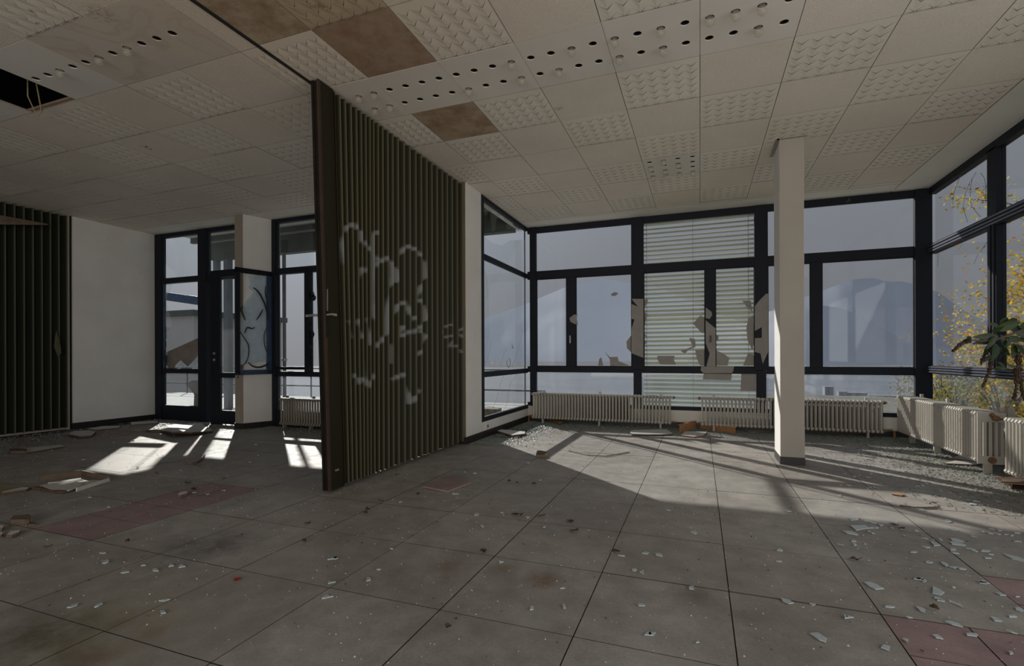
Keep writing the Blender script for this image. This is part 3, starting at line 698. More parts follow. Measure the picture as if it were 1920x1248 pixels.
# hinge post at u=0, free edge at u=L ; L from the picture plane intersection
def hitplane(px, py):
    r = ray(px, py); t = (A - CP).dot(nrm) / r.dot(nrm); q = CP + r * t; return (Vector((q.x, q.y, 0)) - A).dot(d), q.z
L = hitplane(443, 600)[0]; zt = hitplane(443, 500)[1]; zb = hitplane(443, 703)[1]
for (u0, u1, z0, z1, m_) in [(0, .075, zb, zt, M_blue), (L - .055, L, zb, zt, M_frame), (.0, L, zt - .07, zt, M_frame), (.0, L, zb, zb + .07, M_blue)]:
    MB().prism([cp(u0, z0), cp(u1, z0), cp(u1, z1), cp(u0, z1)], nrm * -.045).build('sash_bar', m_, cs)
def cpx(lst, ox, oy, s): return [hitplane(ox + a * s, oy + b_ * s) for a, b_ in lst]
def sash_poly(pts, name, mat, o=-.02, t=.005):
    return MB().prism([cp(u, z, o) for u, z in pts], nrm * -t).build(name, mat, cs)
G_pale = glass('pale_cloudy_glass', .62, (.9, .95, 1), (.84, .92, .98))  # pane clouded with a pale blue-white haze colour
sash_poly(cpx([(225, 755), (445, 740), (445, 1700), (105, 1750), (105, 1150), (150, 1160), (190, 1040), (280, 930), (210, 880), (240, 850)], 430, 390, s11), 'pane', G_pale)
def loop(pts, ox, oy, s, w=.02):
    P = [hitplane(ox + a * s, oy + b_ * s) for a, b_ in pts]
    P = [cp(u, z, .001) for u, z in P]; Q = []; P = [P[0]] + P + [P[-1]]
    for i in range(1, len(P) - 2):
        a_, b_, c_, d_ = P[i - 1:i + 3]
        for k in range(8):
            t = k / 8; Q.append(.5 * ((2 * b_) + (c_ - a_) * t + (2 * a_ - 5 * b_ + 4 * c_ - d_) * t * t + (3 * b_ - a_ - 3 * c_ + d_) * t ** 3))
    Q.append(P[-1])
    nq = len(Q); MB().tube(Q, [w * .42 * (.35 + .65 * sin(pi * min(1, max(0, q / nq * .9 + .08)))) for q in range(nq)], 6).build('spray_mark', M_bspray, cs, True)
loop([(265, 885), (300, 910), (340, 960), (385, 1050), (415, 1150), (425, 1240)], 430, 390, s11, .03)
loop([(405, 870), (400, 950), (430, 1080), (435, 1240)], 430, 390, s11, .018)
loop([(150, 1090), (130, 1130), (150, 1180), (175, 1248)], 430, 390, s11, .03)
loop([(370, 1130), (340, 1190), (300, 1246)], 430, 390, s11, .022)
loop([(100, 100), (150, 180), (200, 260), (205, 350), (180, 440), (110, 520)], 430, 600, s12, .018)
loop([(200, 450), (250, 490), (320, 500), (400, 470), (430, 440)], 430, 600, s12, .03)
loop([(415, 60), (375, 130), (370, 230), (390, 320), (430, 380)], 430, 600, s12, .014)
loop([(160, 140), (190, 80), (240, 90), (270, 75)], 430, 600, s12, .025)
MB().tube([cp(L - .02, zb - .05), cp(L - .02, zb + .02)], .008, 6).build('sash_bolt', M_base, cs)

# ------------------------------------------------------------------ folding partition (main)
def smooth(a): return max(0, min(1, a))
def seg_d(p, a, b):
    vx, vy = b[0] - a[0], b[1] - a[1]; L2 = vx * vx + vy * vy or 1e-9
    t = smooth(((p[0] - a[0]) * vx + (p[1] - a[1]) * vy) / L2); return hypot(p[0] - a[0] - t * vx, p[1] - a[1] - t * vy)
gs = .3204
strokes = [([(15, 290), (8, 180), (15, 100), (50, 66), (85, 70), (112, 110), (120, 160), (150, 185), (180, 230), (210, 265)], .035),
           ([(215, 110), (190, 118), (180, 190), (188, 260), (180, 400), (180, 520), (192, 610)], .035), ([(105, 385), (113, 330), (142, 330)], .035),
           ([(205, 300), (225, 278), (275, 262), (300, 300), (300, 380), (280, 450), (272, 560), (268, 640), (265, 700), (235, 745), (205, 775)], .038), ([(318, 330), (322, 385)], .06),
           ([(345, 245), (370, 200), (410, 190), (455, 225), (490, 285), (492, 370), (465, 430), (452, 490)], .036), ([(310, 610), (330, 540), (385, 512), (395, 560), (412, 620), (432, 612)], .036),
           ([(455, 500), (490, 545), (495, 615), (465, 665), (430, 690), (380, 698), (345, 722), (362, 665)], .036), ([(465, 690), (495, 715), (482, 780), (455, 830)], .032),
           ([(48, 630), (62, 720)], .03), ([(100, 630), (118, 720)], .03), ([(150, 620), (168, 760)], .03), ([(80, 948), (110, 990), (135, 960), (158, 1015), (187, 950)], .035),
           ([(135, 870), (138, 960)], .028), ([(290, 775), (290, 870)], .04), ([(305, 965), (362, 945)], .045), ([(385, 1020), (400, 1100), (418, 1110), (458, 1040)], .05),
           ([(645, 650), (612, 662), (592, 695), (612, 722), (648, 714)], .02), ([(620, 775), (680, 776), (705, 808)], .02), ([(712, 662), (694, 695), (712, 732)], .02), ([(658, 714), (640, 775)], .012)]
ST = []
for pts, w in strokes:
    P = []
    for a, b_ in pts: q = atx(640 + a * gs, 400 + b_ * gs, -1.09); P.append((q.y, q.z))
    ST.append((P, w, min(p[0] for p in P) - w, max(p[0] for p in P) + w, min(p[1] for p in P) - w, max(p[1] for p in P) + w))
def paintv(y, z):
    v = 0
    for P, w, a, b_, c, d_ in ST:
        if a < y < b_ and c < z < d_:
            dd = min(seg_d((y, z), P[i], P[i + 1]) for i in range(len(P) - 1)); v = max(v, smooth((w * .5 + .006 - dd) / .012))
    return v
def pleated(name, y0, y1, n, xc, amp, mats, parent, z0, z1, paint=False, lean=None, side=1, nz=150, knots=None):
    prof = []            # (t along y, x offset, crest highlight)
    yy = knots or [y0 + (y1 - y0) * k / n for k in range(n + 1)]; n = len(yy) - 1
    for k in range(n):
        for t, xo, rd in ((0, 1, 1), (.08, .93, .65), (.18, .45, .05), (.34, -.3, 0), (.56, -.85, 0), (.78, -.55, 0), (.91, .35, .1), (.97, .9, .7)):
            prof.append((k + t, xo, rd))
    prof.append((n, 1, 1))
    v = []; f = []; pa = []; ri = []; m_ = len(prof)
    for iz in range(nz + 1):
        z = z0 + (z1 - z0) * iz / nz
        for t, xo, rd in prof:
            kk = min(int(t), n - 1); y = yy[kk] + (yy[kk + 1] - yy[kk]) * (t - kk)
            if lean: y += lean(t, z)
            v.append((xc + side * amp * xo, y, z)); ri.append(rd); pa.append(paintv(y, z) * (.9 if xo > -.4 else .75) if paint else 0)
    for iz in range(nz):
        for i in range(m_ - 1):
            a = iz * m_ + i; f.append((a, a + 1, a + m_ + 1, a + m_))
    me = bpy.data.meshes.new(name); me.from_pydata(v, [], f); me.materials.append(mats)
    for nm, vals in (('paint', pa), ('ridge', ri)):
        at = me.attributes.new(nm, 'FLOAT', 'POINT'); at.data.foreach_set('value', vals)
    for p in me.polygons: p.use_smooth = True
    return link(name, me, parent)
KN = [1.325, 1.393, 1.459, 1.531, 1.601, 1.664, 1.728, 1.787, 1.84, 1.905, 1.975, 2.055, 2.132, 2.22, 2.326, 2.43, 2.539, 2.646, 2.757, 2.865, 2.98, 3.1, 3.215, 3.335, 3.465, 3.6]
part = empty('folding_partition', (0, 0, 0)); tag(part, 'tall olive vinyl folding partition wall with grey sprayed scrawl, in mid room', 'partition')
lean = lambda t, z: .115 * (1 - z / ZC) * max(0, 1 - t / 7)
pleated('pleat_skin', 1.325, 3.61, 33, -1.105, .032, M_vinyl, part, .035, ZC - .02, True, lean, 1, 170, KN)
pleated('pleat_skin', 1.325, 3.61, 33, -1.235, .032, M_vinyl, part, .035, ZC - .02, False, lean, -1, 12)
# leading board and posts, leaning a little
def leadbox(x0, x1, y0, y1, mat, nm, z0=.02, z1=ZC - .01, ch=0):
    b = MB(); n = 10; vs = []
    for i in range(n + 1):
        z = z0 + (z1 - z0) * i / n; o = .115 * (1 - z / ZC)
        vs += [(x0, y0 + o, z), (x1, y0 + o, z), (x1, y1 + o, z), (x0, y1 + o, z)]
    fs = [(3, 2, 1, 0), tuple(4 * n + k for k in range(4))] + [(4 * i + k, 4 * i + (k + 1) % 4, 4 * i + 4 + (k + 1) % 4, 4 * i + 4 + k) for i in range(n) for k in range(4)]
    return b.add(vs, fs).build(nm, mat, part)
leadbox(-1.152, -1.085, 1.176, 1.325, M_vinyl, 'leading_board')
leadbox(-1.136, -1.102, 1.168, 1.178, M_lead, 'leading_post')
leadbox(-1.156, -1.136, 1.160, 1.180, M_lead, 'edge_strip'); leadbox(-1.102, -1.083, 1.158, 1.178, simple('reddish_edge_strip', (.05, .033, .023), .55, spec=.2), 'edge_strip')
hp = atx(612, 590, -1.085); zl = hp.z
MB().box(-1.086, -1.077, 1.235, 1.262, zl - .17, zl + .03).build('lock_plate', M_lead, part)
hb = MB().tube([(-1.08, 1.24, zl), (-1.04, 1.245, zl + .004), (-1.03, 1.285, zl)], [.008, .008, .012], 8); hb.tube([(-1.15, 1.235, zl), (-1.20, 1.23, zl), (-1.205, 1.16, zl - .01)], .01, 8); hb.build('handle', M_metal, part)
MB().box(-1.084, -1.078, 1.245, 1.25, 1.36, 1.58).build('lock_strip', M_metal, part)
MB().tube([(-1.08, 1.33, .17), (-1.05, 1.335, .18)], .009, 6).build('floor_bolt', M_rust, part)
MB().box(-1.12, -1.055, 3.60, 3.622, .09, ZC).build('closing_post', simple('tan_post', (.155, .125, .08), .6, .1, 4), part)
# left room partition
lp_ = empty('folding_partition', (0, 0, 0)); tag(lp_, 'dark green folding partition with torn pleat at left edge beside white wall', 'partition')
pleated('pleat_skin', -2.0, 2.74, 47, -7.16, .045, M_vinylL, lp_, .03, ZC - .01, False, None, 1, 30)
MB().box(-7.21, -7.14, 2.74, 2.785, 0, ZC).build('closing_post', M_tan, lp_)
MB().box(-7.145, -7.13, 2.778, 2.80, 0, ZC).build('closing_strip', M_lead, lp_)
# torn flap
tp = [Vector(atx(a, b_, -7.09)) for a, b_ in [(105, 620), (112, 645), (114, 662), (108, 668), (101, 650), (103, 630)]]
MB().prism(tp, (.012, 0, 0)).build('torn_flap', simple('torn_vinyl_lining', (.10, .10, .055), .7), lp_)
# broken batten hanging at upper left
bt = MB(); P = [atx(a, b_, -6.9) for a, b_ in [(-60, 404), (0, 404), (88, 420), (88, 422), (0, 421), (-60, 421)]]; bt.prism(P, (.03, 0, 0))
tag(bt.build('hanging_batten', M_wood), 'pointed splintered brown batten jutting across the top of the left partition', 'batten')

# ------------------------------------------------------------------ radiators
def section_mesh(depth, z0, z1, ncol, mat, name='radiator_section', pitch=.048):
    b = MB(); w = pitch * .55
    for c in range(ncol):
        y = -depth / 2 + depth * (c + .5) / ncol; r = min(depth / ncol * .36, .014)
        a = w / 2; n = 8
        # flattened tube column
        ring = [(a * cos(2 * pi * k / n), r * sin(2 * pi * k / n)) for k in range(n)]
        vs = [(x, y + yy, z0 + .03) for x, yy in ring] + [(x, y + yy, z1 - .03) for x, yy in ring]
        b.add(vs, [(k, (k + 1) % n, n + (k + 1) % n, n + k) for k in range(n)])
    for z in (z0 + .025, z1 - .025):
        for hw, hh, dd in ((w / 2, .020, 0),):
            vs = []
            d2 = depth / 2
            for yy, zz in ((-d2 + .008, z - hh * .8), (d2 - .008, z - hh * .8), (d2, z), (d2 - .012, z + hh), (-d2 + .012, z + hh), (-d2, z)):
                vs.append((yy, zz))
            k = len(vs); b.add([(-hw, *v) for v in vs] + [(hw, *v) for v in vs], [tuple(range(k))[::-1], tuple(range(k, 2 * k))] + [(i, (i + 1) % k, k + (i + 1) % k, k + i) for i in range(k)])
        b.lathe([(.017, -pitch / 2), (.017, pitch / 2)], (0, 0, z), 8, 'x')
    return b.mesh(name, mat)
for a, b_ in ((-.88, .60), (2.50, 3.80)):
    MB().box(a, b_, 5.90, 5.92, .09, .47).build('radiator_screen', simple('dark_screen_board', (.05, .045, .04), .8), None, label='dark board standing behind the %s back radiator' % ('left' if a < 0 else 'right'), category='board')
def radiator(x0, y0, length, rz, depth, z0, z1, ncol, mat, label, legs=(.08, .5, .92), pitch=.048, extra=None):
    o = empty('radiator', (x0, y0, 0), rz, label=label, cat='radiator', group='cast radiators under the windows')
    me = section_mesh(depth, z0, z1, ncol, mat, pitch=pitch); n = int(length / pitch)
    for k in range(n): link('radiator_section', me, o, loc=(pitch * (k + .5), 0, 0))
    for t in legs:
        x = length * t
        b = MB().box(x - .012, x + .012, -.03, .03, 0, z0 + .03).box(x - .018, x + .018, -.04, .04, 0, .008); b.build('leg', mat, o)
        MB().box(x - .014, x + .014, depth / 2 - .02, depth / 2 + .01, z1 - .06, z1 + .03).box(x - .012, x + .012, depth / 2 - .01, depth / 2 + .03, z1 - .03, z1 - .01).build('wall_bracket', mat, o)
    for x, z in ((-.03, z1 - .03), (length + .0, z1 - .03), (length, z0 + .03), (-.03, z0 + .03)):
        MB().lathe([(0, 0), (.022, 0), (.022, .018), (.012, .02), (.012, .035), (0, .035)], (x, 0, z), 8, 'x').build('end_plug', M_rust, o)
    return o
r1 = radiator(-.905, 5.77, 2.13, 0, .14, .065, .485, 2, M_rad, 'long cast radiator below the left back window, starting at the room corner')
r2 = radiator(1.60, 5.77, 2.17, 0, .14, .065, .485, 2, M_rad, 'long cast radiator running behind the column under the back window')
MB().tube([(2.16, 0, .10), (2.25, 0, .11), (2.28, 0, .09), (2.285, 0, .0)], .014, 8).build('supply_pipe', M_rust, r2)
MB().tube([(-.02, 0, .11), (-.06, 0, .11), (-.07, 0, .08), (-.07, 0, .0)], .012, 8).build('supply_pipe', M_rust, r1)
# right wall, seen end on; local x runs towards -y
r3 = radiator(3.985, 5.72, 1.95, -pi / 2, .20, .10, .56, 6, M_rad, 'deep white radiator along the right wall, its rusty slotted end facing the room', (.1, .45, .97))
# slotted end plate with the six columns, valve and post
ep = MB(); x = 1.955
ep.box(x, x + .012, -.10, .10, .47, .55).box(x, x + .012, -.10, .10, .10, .17)
for k in range(6):
    y = -.10 + .04 * k; ep.box(x, x + .012, y - (0 if k else 0), y + .022 if k < 5 else .10, .17, .47)
ep.build('end_section', M_rad, r3)
MB().lathe([(0, .03), (.026, .03), (.026, 0), (.034, -.005)], (x + .012, .02, .505), 12, 'x').build('valve_socket', M_rust, r3)
MB().tube([(x + .03, .045, .50), (x + .06, .06, .50), (x + .10, .12, .50), (x + .12, .28, .49)], .009, 6).build('valve_pipe', M_rust, r3)
MB().box(x - .02, x + .03, .102, .15, 0, .60).build('end_post', simple('grey_post', (.33, .31, .28), .6), r3)
MB().lathe([(.03, 0), (.03, .012), (0, .012)], (x + .012, 0, .135), 12, 'x').build('end_plug', M_rust, r3)
r4 = radiator(3.985, 3.36, 1.9, -pi / 2, .20, .10, .56, 6, M_rad, 'second white radiator on the right wall, cut by the right edge of the view', (.1, .5))
r5 = radiator(-4.21, 3.90, 2.75, 0, .12, .055, .46, 2, M_radb, 'brown radiator under the left room window, half hidden by the partition', (.02, .2, .3, .8))

# ------------------------------------------------------------------ venetian blind outside the middle window
bl = empty('venetian_blind', (0, 0, 0)); tag(bl, 'pale green venetian blind hanging behind the middle back window', 'blind')
sl = MB(); w_ = .037; prof = []
for k in range(6):
    t = -1 + 2 * k / 5; prof.append((t * w_, .006 * (1 - t * t)))
vs = []
for xx in (0, 1.56):
    for u, h_ in prof: vs.append((xx, u, h_))
    for u, h_ in prof[::-1]: vs.append((xx, u, h_ - .0012))
k = 12; sl.add(vs, [(i, (i + 1) % k, k + (i + 1) % k, k + i) for i in range(k)] + [tuple(range(k))[::-1], tuple(range(k, 2 * k))])
slm = sl.mesh('slat', M_slat)
zz = .30; i = 0
while zz < 3.05:
    tilt = radians(37 + random.uniform(-4, 4) + (8 if 1.5 < zz < 1.7 else 0)); sag = random.uniform(-.004, .004)
    link('slat', slm, bl, loc=(.785, 6.13, zz), rot=(tilt, sag if abs(zz - 1.2) < .3 else 0, 0)); zz += .066
MB().box(.78, 2.35, 6.10, 6.16, 3.06, 3.12).build('head_rail', M_slat, bl)
for x in (.83, 1.50, 2.25):
    MB().box(x - .0015, x + .0015, 6.09, 6.092, .3, 3.08).box(x - .0015, x + .0015, 6.165, 6.167, .3, 3.08).build('ladder_cord', M_base, bl)

# ------------------------------------------------------------------ outside: porch, terrace, railing, houses, hills
M_soff = simple('porch_soffit', (.52, .51, .47), .8, .05, 1)
M_fasc = simple('dark_porch_beam', (.10, .115, .10), .7, .1, 3)
pr_ = empty('porch_canopy', (0, 0, 0)); tag(pr_, 'flat porch roof with pale soffit and dark beam outside the left windows', 'porch roof')
MB().box(-8.05, -1.25, 4.12, 6.05, ZC + .30, ZC + .42).build('soffit', M_soff, pr_)
MB().box(-8.05, -1.25, 5.80, 5.95, ZC - .06, ZC + .30).build('beam', M_fasc, pr_)
MB().box(-8.05, -1.25, 5.35, 5.43, ZC + .2, ZC + .30).build('crossbeam', M_fasc, pr_)
M_post = simple('grey_blue_post', (.17, .185, .21), .5, .15, 6)
for px, w, lab in [(533, .035, 'slim grey porch post seen through the window beside the open casement'), (428, .06, 'blue grey steel porch post seen behind the door glass'), (407, .05, 'paler porch post at the left behind the door glass')]:
    p = aty(px, 600, 5.88)
    b = MB().tube([(p.x, p.y, -.1), (p.x, p.y, ZC - .06)], w, 10) if px == 533 else MB().box(p.x - w, p.x + w, p.y - w, p.y + w, -.1, ZC - .06)
    o = b.build('porch_post', M_post); tag(o, lab, 'post', 'porch posts')
    if px == 533: MB().box(p.x - .10, p.x + .06, p.y - .03, p.y + .01, .98, 1.03).build('post_clamp', M_metal, o)
aw = MB(); p0, p1 = aty(306, 547, 5.0), aty(372, 556, 5.0); aw.prism([p0, p1, p1 + Vector((0, 0, -.16)), p0 + Vector((0, 0, -.16))], (0, .06, 0))
for q in (p0, p1): aw.tube([q, Vector((q.x, q.y, ZC + .31))], .008, 5)
tag(aw.build('awning_rail', M_blue), 'short blue awning rail outside the far left window', 'rail')
tr_ = MB().box(-30, 30, 6.05, 9.95, -.35, -.12).box(-30, -1.25, 4.12, 6.05, -.35, -.02).build('terrace', simple('sunlit_terrace_slab', (.42, .415, .395), .8, .1, 1), kind='structure')
rlg = empty('terrace_railing', (0, 0, 0)); tag(rlg, 'thin dark two-rail railing along the terrace edge outside', 'railing')
MB().box(-16, -2.0, 9.86, 9.89, .70, .73).box(-16, -2.0, 9.86, 9.89, .185, .225).build('rail', M_fasc, rlg)
for k in range(9): MB().box(-16 + 1.72 * k, -15.97 + 1.72 * k, 9.86, 9.89, -.12, .73).build('post', M_fasc, rlg)
bx = atz(920, 772, -.02); b = MB().box(bx.x - .18, bx.x + .18, bx.y - .12, bx.y + .12, -.12, .05)
tag(b.build('wooden_box', M_wood), 'brown wooden box on the terrace outside the side window', 'box')
# white neighbour building beyond the porch
nb = empty('white_annex', (0, 0, 0)); tag(nb, 'low white building beyond the far left window', 'building')
MB().box(-40, -19.4, 14.0, 19, -6, 2.9).build('wall', simple('annex_white', (.50, .49, .465), .8, .04, 1), nb)
MB().box(-40, -19.2, 13.8, 19.2, 2.9, 3.15).build('roof_edge', M_fasc, nb)
MB().box(-25, -22.5, 13.97, 14.0, -.4, .8).build('window', M_base, nb)
# valley floor and hills; distance haze is mixed into their colours
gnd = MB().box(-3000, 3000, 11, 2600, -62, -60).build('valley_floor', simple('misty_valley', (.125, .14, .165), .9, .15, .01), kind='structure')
import mathutils.noise as mn
def hill(name, ridge, dist, base, depth, mat, label, seed=0, rough=7):
    # ridge : picture columns and the heights seen there, turned into a real ridge line at distance dist
    cols = []
    xs = [r_[0] for r_ in ridge]; n = 120
    for i in range(n + 1):
        px = xs[0] + (xs[-1] - xs[0]) * i / n
        for a, b_ in zip(ridge, ridge[1:]):
            if a[0] <= px <= b_[0]: py = a[1] + (b_[1] - a[1]) * (px - a[0]) / (b_[0] - a[0]); break
        cols.append(atd(px, py, dist))
    v = []; f = []; m_ = 14
    for i, c in enumerate(cols):
        back = Vector((c.x, c.y, 0)) - Vector((CP.x, CP.y, 0)); back.normalize()
        for j in range(m_ + 1):
            t = j / m_; q = Vector((c.x, c.y, 0)) - back * (c.z - base) * depth * (1 - t)
            z = base + (c.z - base) * (t ** .95); q.z = z + rough * mn.noise(Vector((q.x, q.y, seed)) / 260) * sin(pi * min(t, .95)) + rough * .25 * mn.noise(Vector((q.x, q.y, seed)) / 60) * (.35 + .65 * sin(pi * t))
            v.append(q)
        v.append(v[-1].copy()); q = Vector((c.x, c.y, base)) + back * (c.z - base) * .3; v.append(q)
    k = m_ + 3
    for i in range(n):
        for j in range(k - 1):
            if j != m_: f.append((i * k + j, (i + 1) * k + j, (i + 1) * k + j + 1, i * k + j + 1))
    me = bpy.data.meshes.new(name); me.from_pydata(v, [], f); me.materials.append(mat)
    for p in me.polygons: p.use_smooth = True
    return tag(link(name, me), label, 'mountain')
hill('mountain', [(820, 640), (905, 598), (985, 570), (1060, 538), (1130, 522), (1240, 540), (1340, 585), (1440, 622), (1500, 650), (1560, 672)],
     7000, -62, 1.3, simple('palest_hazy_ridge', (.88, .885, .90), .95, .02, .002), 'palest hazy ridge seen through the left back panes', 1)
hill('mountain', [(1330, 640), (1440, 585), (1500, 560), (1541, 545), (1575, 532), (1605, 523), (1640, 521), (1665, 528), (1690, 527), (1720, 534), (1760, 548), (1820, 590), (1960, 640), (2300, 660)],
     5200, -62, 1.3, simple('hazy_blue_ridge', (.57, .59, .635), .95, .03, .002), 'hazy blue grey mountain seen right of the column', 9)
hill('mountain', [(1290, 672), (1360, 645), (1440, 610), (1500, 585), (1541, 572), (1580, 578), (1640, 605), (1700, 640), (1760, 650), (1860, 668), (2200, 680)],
     3300, -62, 1.3, simple('haze_tinted_slope', (.60, .625, .67), .95, .04, .003), 'darker wooded lower slope in front of the hazy ridge', 5, 5)
# far valley buildings
for k, (px, py, w, h_, lab) in enumerate([(1555, 737, 9, 24, 'pale narrow tower far below in the valley'), (1606, 736, 22, 14, 'long pale factory block far below in the valley'), (1668, 740, 40, 9, 'wide low hall far below in the valley, right of the tower'), (1581, 741, 8, 16, 'small pale house far below in the valley beside the tower')]):
    p = atz(px, 752, -60); o = MB().box(p.x - w * .55, p.x + w * .55, p.y, p.y + 15, -60, -60 + h_ * .75); o.box(p.x - w * .57, p.x + w * .57, p.y - .3, p.y + 15.3, -60 + h_ * .75, -60 + h_ * .8)
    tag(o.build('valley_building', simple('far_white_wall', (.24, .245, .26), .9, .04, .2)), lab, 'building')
# garden bank at the right
gb = []
v = []; f = []; nx_, ny_ = 40, 40
for i in range(nx_ + 1):
    for j in range(ny_ + 1):
        x = 4.9 + i * .9; y = -8 + j * 1.1; z = -.9 - .012 * (x - 4.9) ** 1.5 + .25 * mn.noise(Vector((x, y, 3)) / 2.5) - .02 * max(0, y - 8)
        v.append((x, y, z))
for i in range(nx_):
    for j in range(ny_): a = i * (ny_ + 1) + j; f.append((a, a + ny_ + 1, a + ny_ + 2, a + 1))
me = bpy.data.meshes.new('garden_bank'); me.from_pydata(v, [], f); me.materials.append(simple('dry_garden_ground', (.17, .155, .11), .95, .3, 3)); link('garden_bank', me, kind='structure')

def leaf_cloud(name, pts, size, mat, parent, kind='stuff', asp=.55):
    v = []; f = []
    for p, s_ in pts:
        a = Vector((random.gauss(0, 1), random.gauss(0, 1), random.gauss(0, .7))).normalized(); b_ = a.orthogonal().normalized()
        b_ = (Matrix.Rotation(random.uniform(0, 6.28), 3, a) @ b_); L_ = size * s_
        o = len(v); v += [p, p + (a * .5 + b_ * asp * .5) * L_, p + a * L_, p + (a * .5 - b_ * asp * .5) * L_]; f.append((o, o + 1, o + 2, o + 3))
    me = bpy.data.meshes.new(name); me.from_pydata([tuple(q) for q in v], [], f)
    ms = mat if isinstance(mat, list) else [mat]
    for m_ in ms: me.materials.append(m_)
    for p in me.polygons: p.material_index = random.randrange(len(ms))
    return link(name, me, parent, kind=kind)
def leafmat(name, col, tr=.5):
    m = bpy.data.materials.new(name); m.use_nodes = True; n = m.node_tree.nodes; l = m.node_tree.links; b = n['Principled BSDF']; o = n['Material Output']
    b.inputs['Base Color'].default_value = (*col, 1); b.inputs['Roughness'].default_value = .5
    t = n.new('ShaderNodeBsdfTranslucent'); t.inputs[0].default_value = (*[min(1, c * 1.3) for c in col], 1)
    x = n.new('ShaderNodeMixShader'); x.inputs[0].default_value = tr; l.new(b.outputs[0], x.inputs[1]); l.new(t.outputs[0], x.inputs[2]); l.new(x.outputs[0], o.inputs[0]); return m
Y1, Y2, Y3 = leafmat('yellow_leaf', (.50, .35, .012)), leafmat('amber_leaf', (.40, .20, .01)), leafmat('yellow_green_leaf', (.36, .33, .02))
M_twig = simple('brown_twig', (.08, .05, .035), .8)
tree = empty('autumn_tree', (0, 0, 0)); tag(tree, 'yellow leaved autumn tree outside the right windows', 'tree')
trunk = [Vector((6.9, 7.5, -1.2)), Vector((6.75, 7.5, .1)), Vector((6.5, 7.45, 1.0)), Vector((6.35, 7.5, 2.0)), Vector((6.3, 7.55, 3.2))]
MB().tube(trunk, [.08, .07, .05, .03, .012], 8).build('trunk', M_twig, tree)
leafs = []
for k in range(34):
    t = random.uniform(.15, .98) * 3.9; i0 = min(3, int(t)); base = trunk[i0].lerp(trunk[i0 + 1], t - i0)
    an = random.uniform(0, 6.28); L_ = random.uniform(.55, 1.15) * (1.15 - .15 * t / 3)
    tip = base + Vector((cos(an) * L_, sin(an) * L_, random.uniform(-.15, .55)))
    midp = base.lerp(tip, .5) + Vector((0, 0, .08)); MB().tube([base, midp, tip], [.014, .009, .004], 5).build('branch', M_twig, tree)
    for q in range(290):
        u = random.uniform(.15, 1.08); c = base.lerp(tip, u) if u < .5 else midp.lerp(tip, (u - .5) * 2)
        leafs.append((c + Vector((random.gauss(0, .11), random.gauss(0, .11), random.gauss(0, .12))), random.uniform(.6, 1.2)))
# extra sprays towards the corner of the room
for px, py, dd, n_, s_ in [(1835, 560, 8.0, 110, .28), (1815, 625, 8.0, 170, .25), (1850, 655, 8.1, 190, .25), (1795, 590, 8.0, 36, .2), (1705, 634, 9.2, 5, .05), (1708, 722, 9.2, 26, .12), (1742, 735, 8.2, 70, .16), (1742, 705, 8.2, 40, .1), (1905, 480, 7.6, 170, .28), (1900, 545, 7.8, 250, .3), (1880, 600, 7.8, 220, .3)]:
    c = atd(px, py, dd)
    for q in range(n_): leafs.append((c + Vector((random.gauss(0, s_), random.gauss(0, s_), random.gauss(0, s_ * .8))), random.uniform(.6, 1.1)))
leaf_cloud('foliage', leafs, .068, [Y1, Y1, Y1, Y2, Y3], tree)
SG, SY_, SB = leafmat('olive_shrub_leaf', (.17, .19, .045)), leafmat('yellowing_shrub_leaf', (.26, .22, .04)), leafmat('brown_shrub_leaf', (.2, .15, .08))
SP = leafmat('silvery_shrub_leaf', (.27, .28, .21))
for k, (px, py, dd, r, ms, n_, lab) in enumerate([(1795, 745, 9.5, .42, [SG, SY_], 900, 'small olive yellow shrub outside beyond the long right radiator'), (1880, 748, 8.2, .5, [SY_, Y2, SG], 1100, 'orange tinged shrub outside beyond the second right radiator'),
                                              (1770, 735, 15, 1.3, [SP, SB], 2400, 'silvery brown bush on the bank outside, nearest the room corner'), (1860, 728, 16, 1.5, [SP, SG, SB], 2600, 'silvery green bush on the bank outside, right of the window bar'),
                                              (1940, 720, 15, 1.6, [SP, SY_, SB], 2200, 'yellowish bush on the bank outside at the right edge')]):
    c = atd(px, py, dd); sh = empty('shrub', tuple(c), label=lab, cat='shrub', group='shrubs on the garden bank')
    st = MB()
    for q in range(9):
        an = random.uniform(0, 6.28); st.tube([(0, 0, -r * 1.1), (cos(an) * r * .4, sin(an) * r * .4, 0), (cos(an) * r * .8, sin(an) * r * .8, r * .6)], [.02, .012, .005], 5)
    st.build('stem', M_twig, sh)
    pts = []
    for q in range(n_):
        w_ = Vector((random.gauss(0, 1), random.gauss(0, 1), random.gauss(0, 1))).normalized() * r * random.uniform(.35, 1) ** .5
        w_.z *= .75; pts.append((w_, random.uniform(.6, 1.2)))
    leaf_cloud('foliage', pts, .06 + .035 * (r > 1), ms, sh)

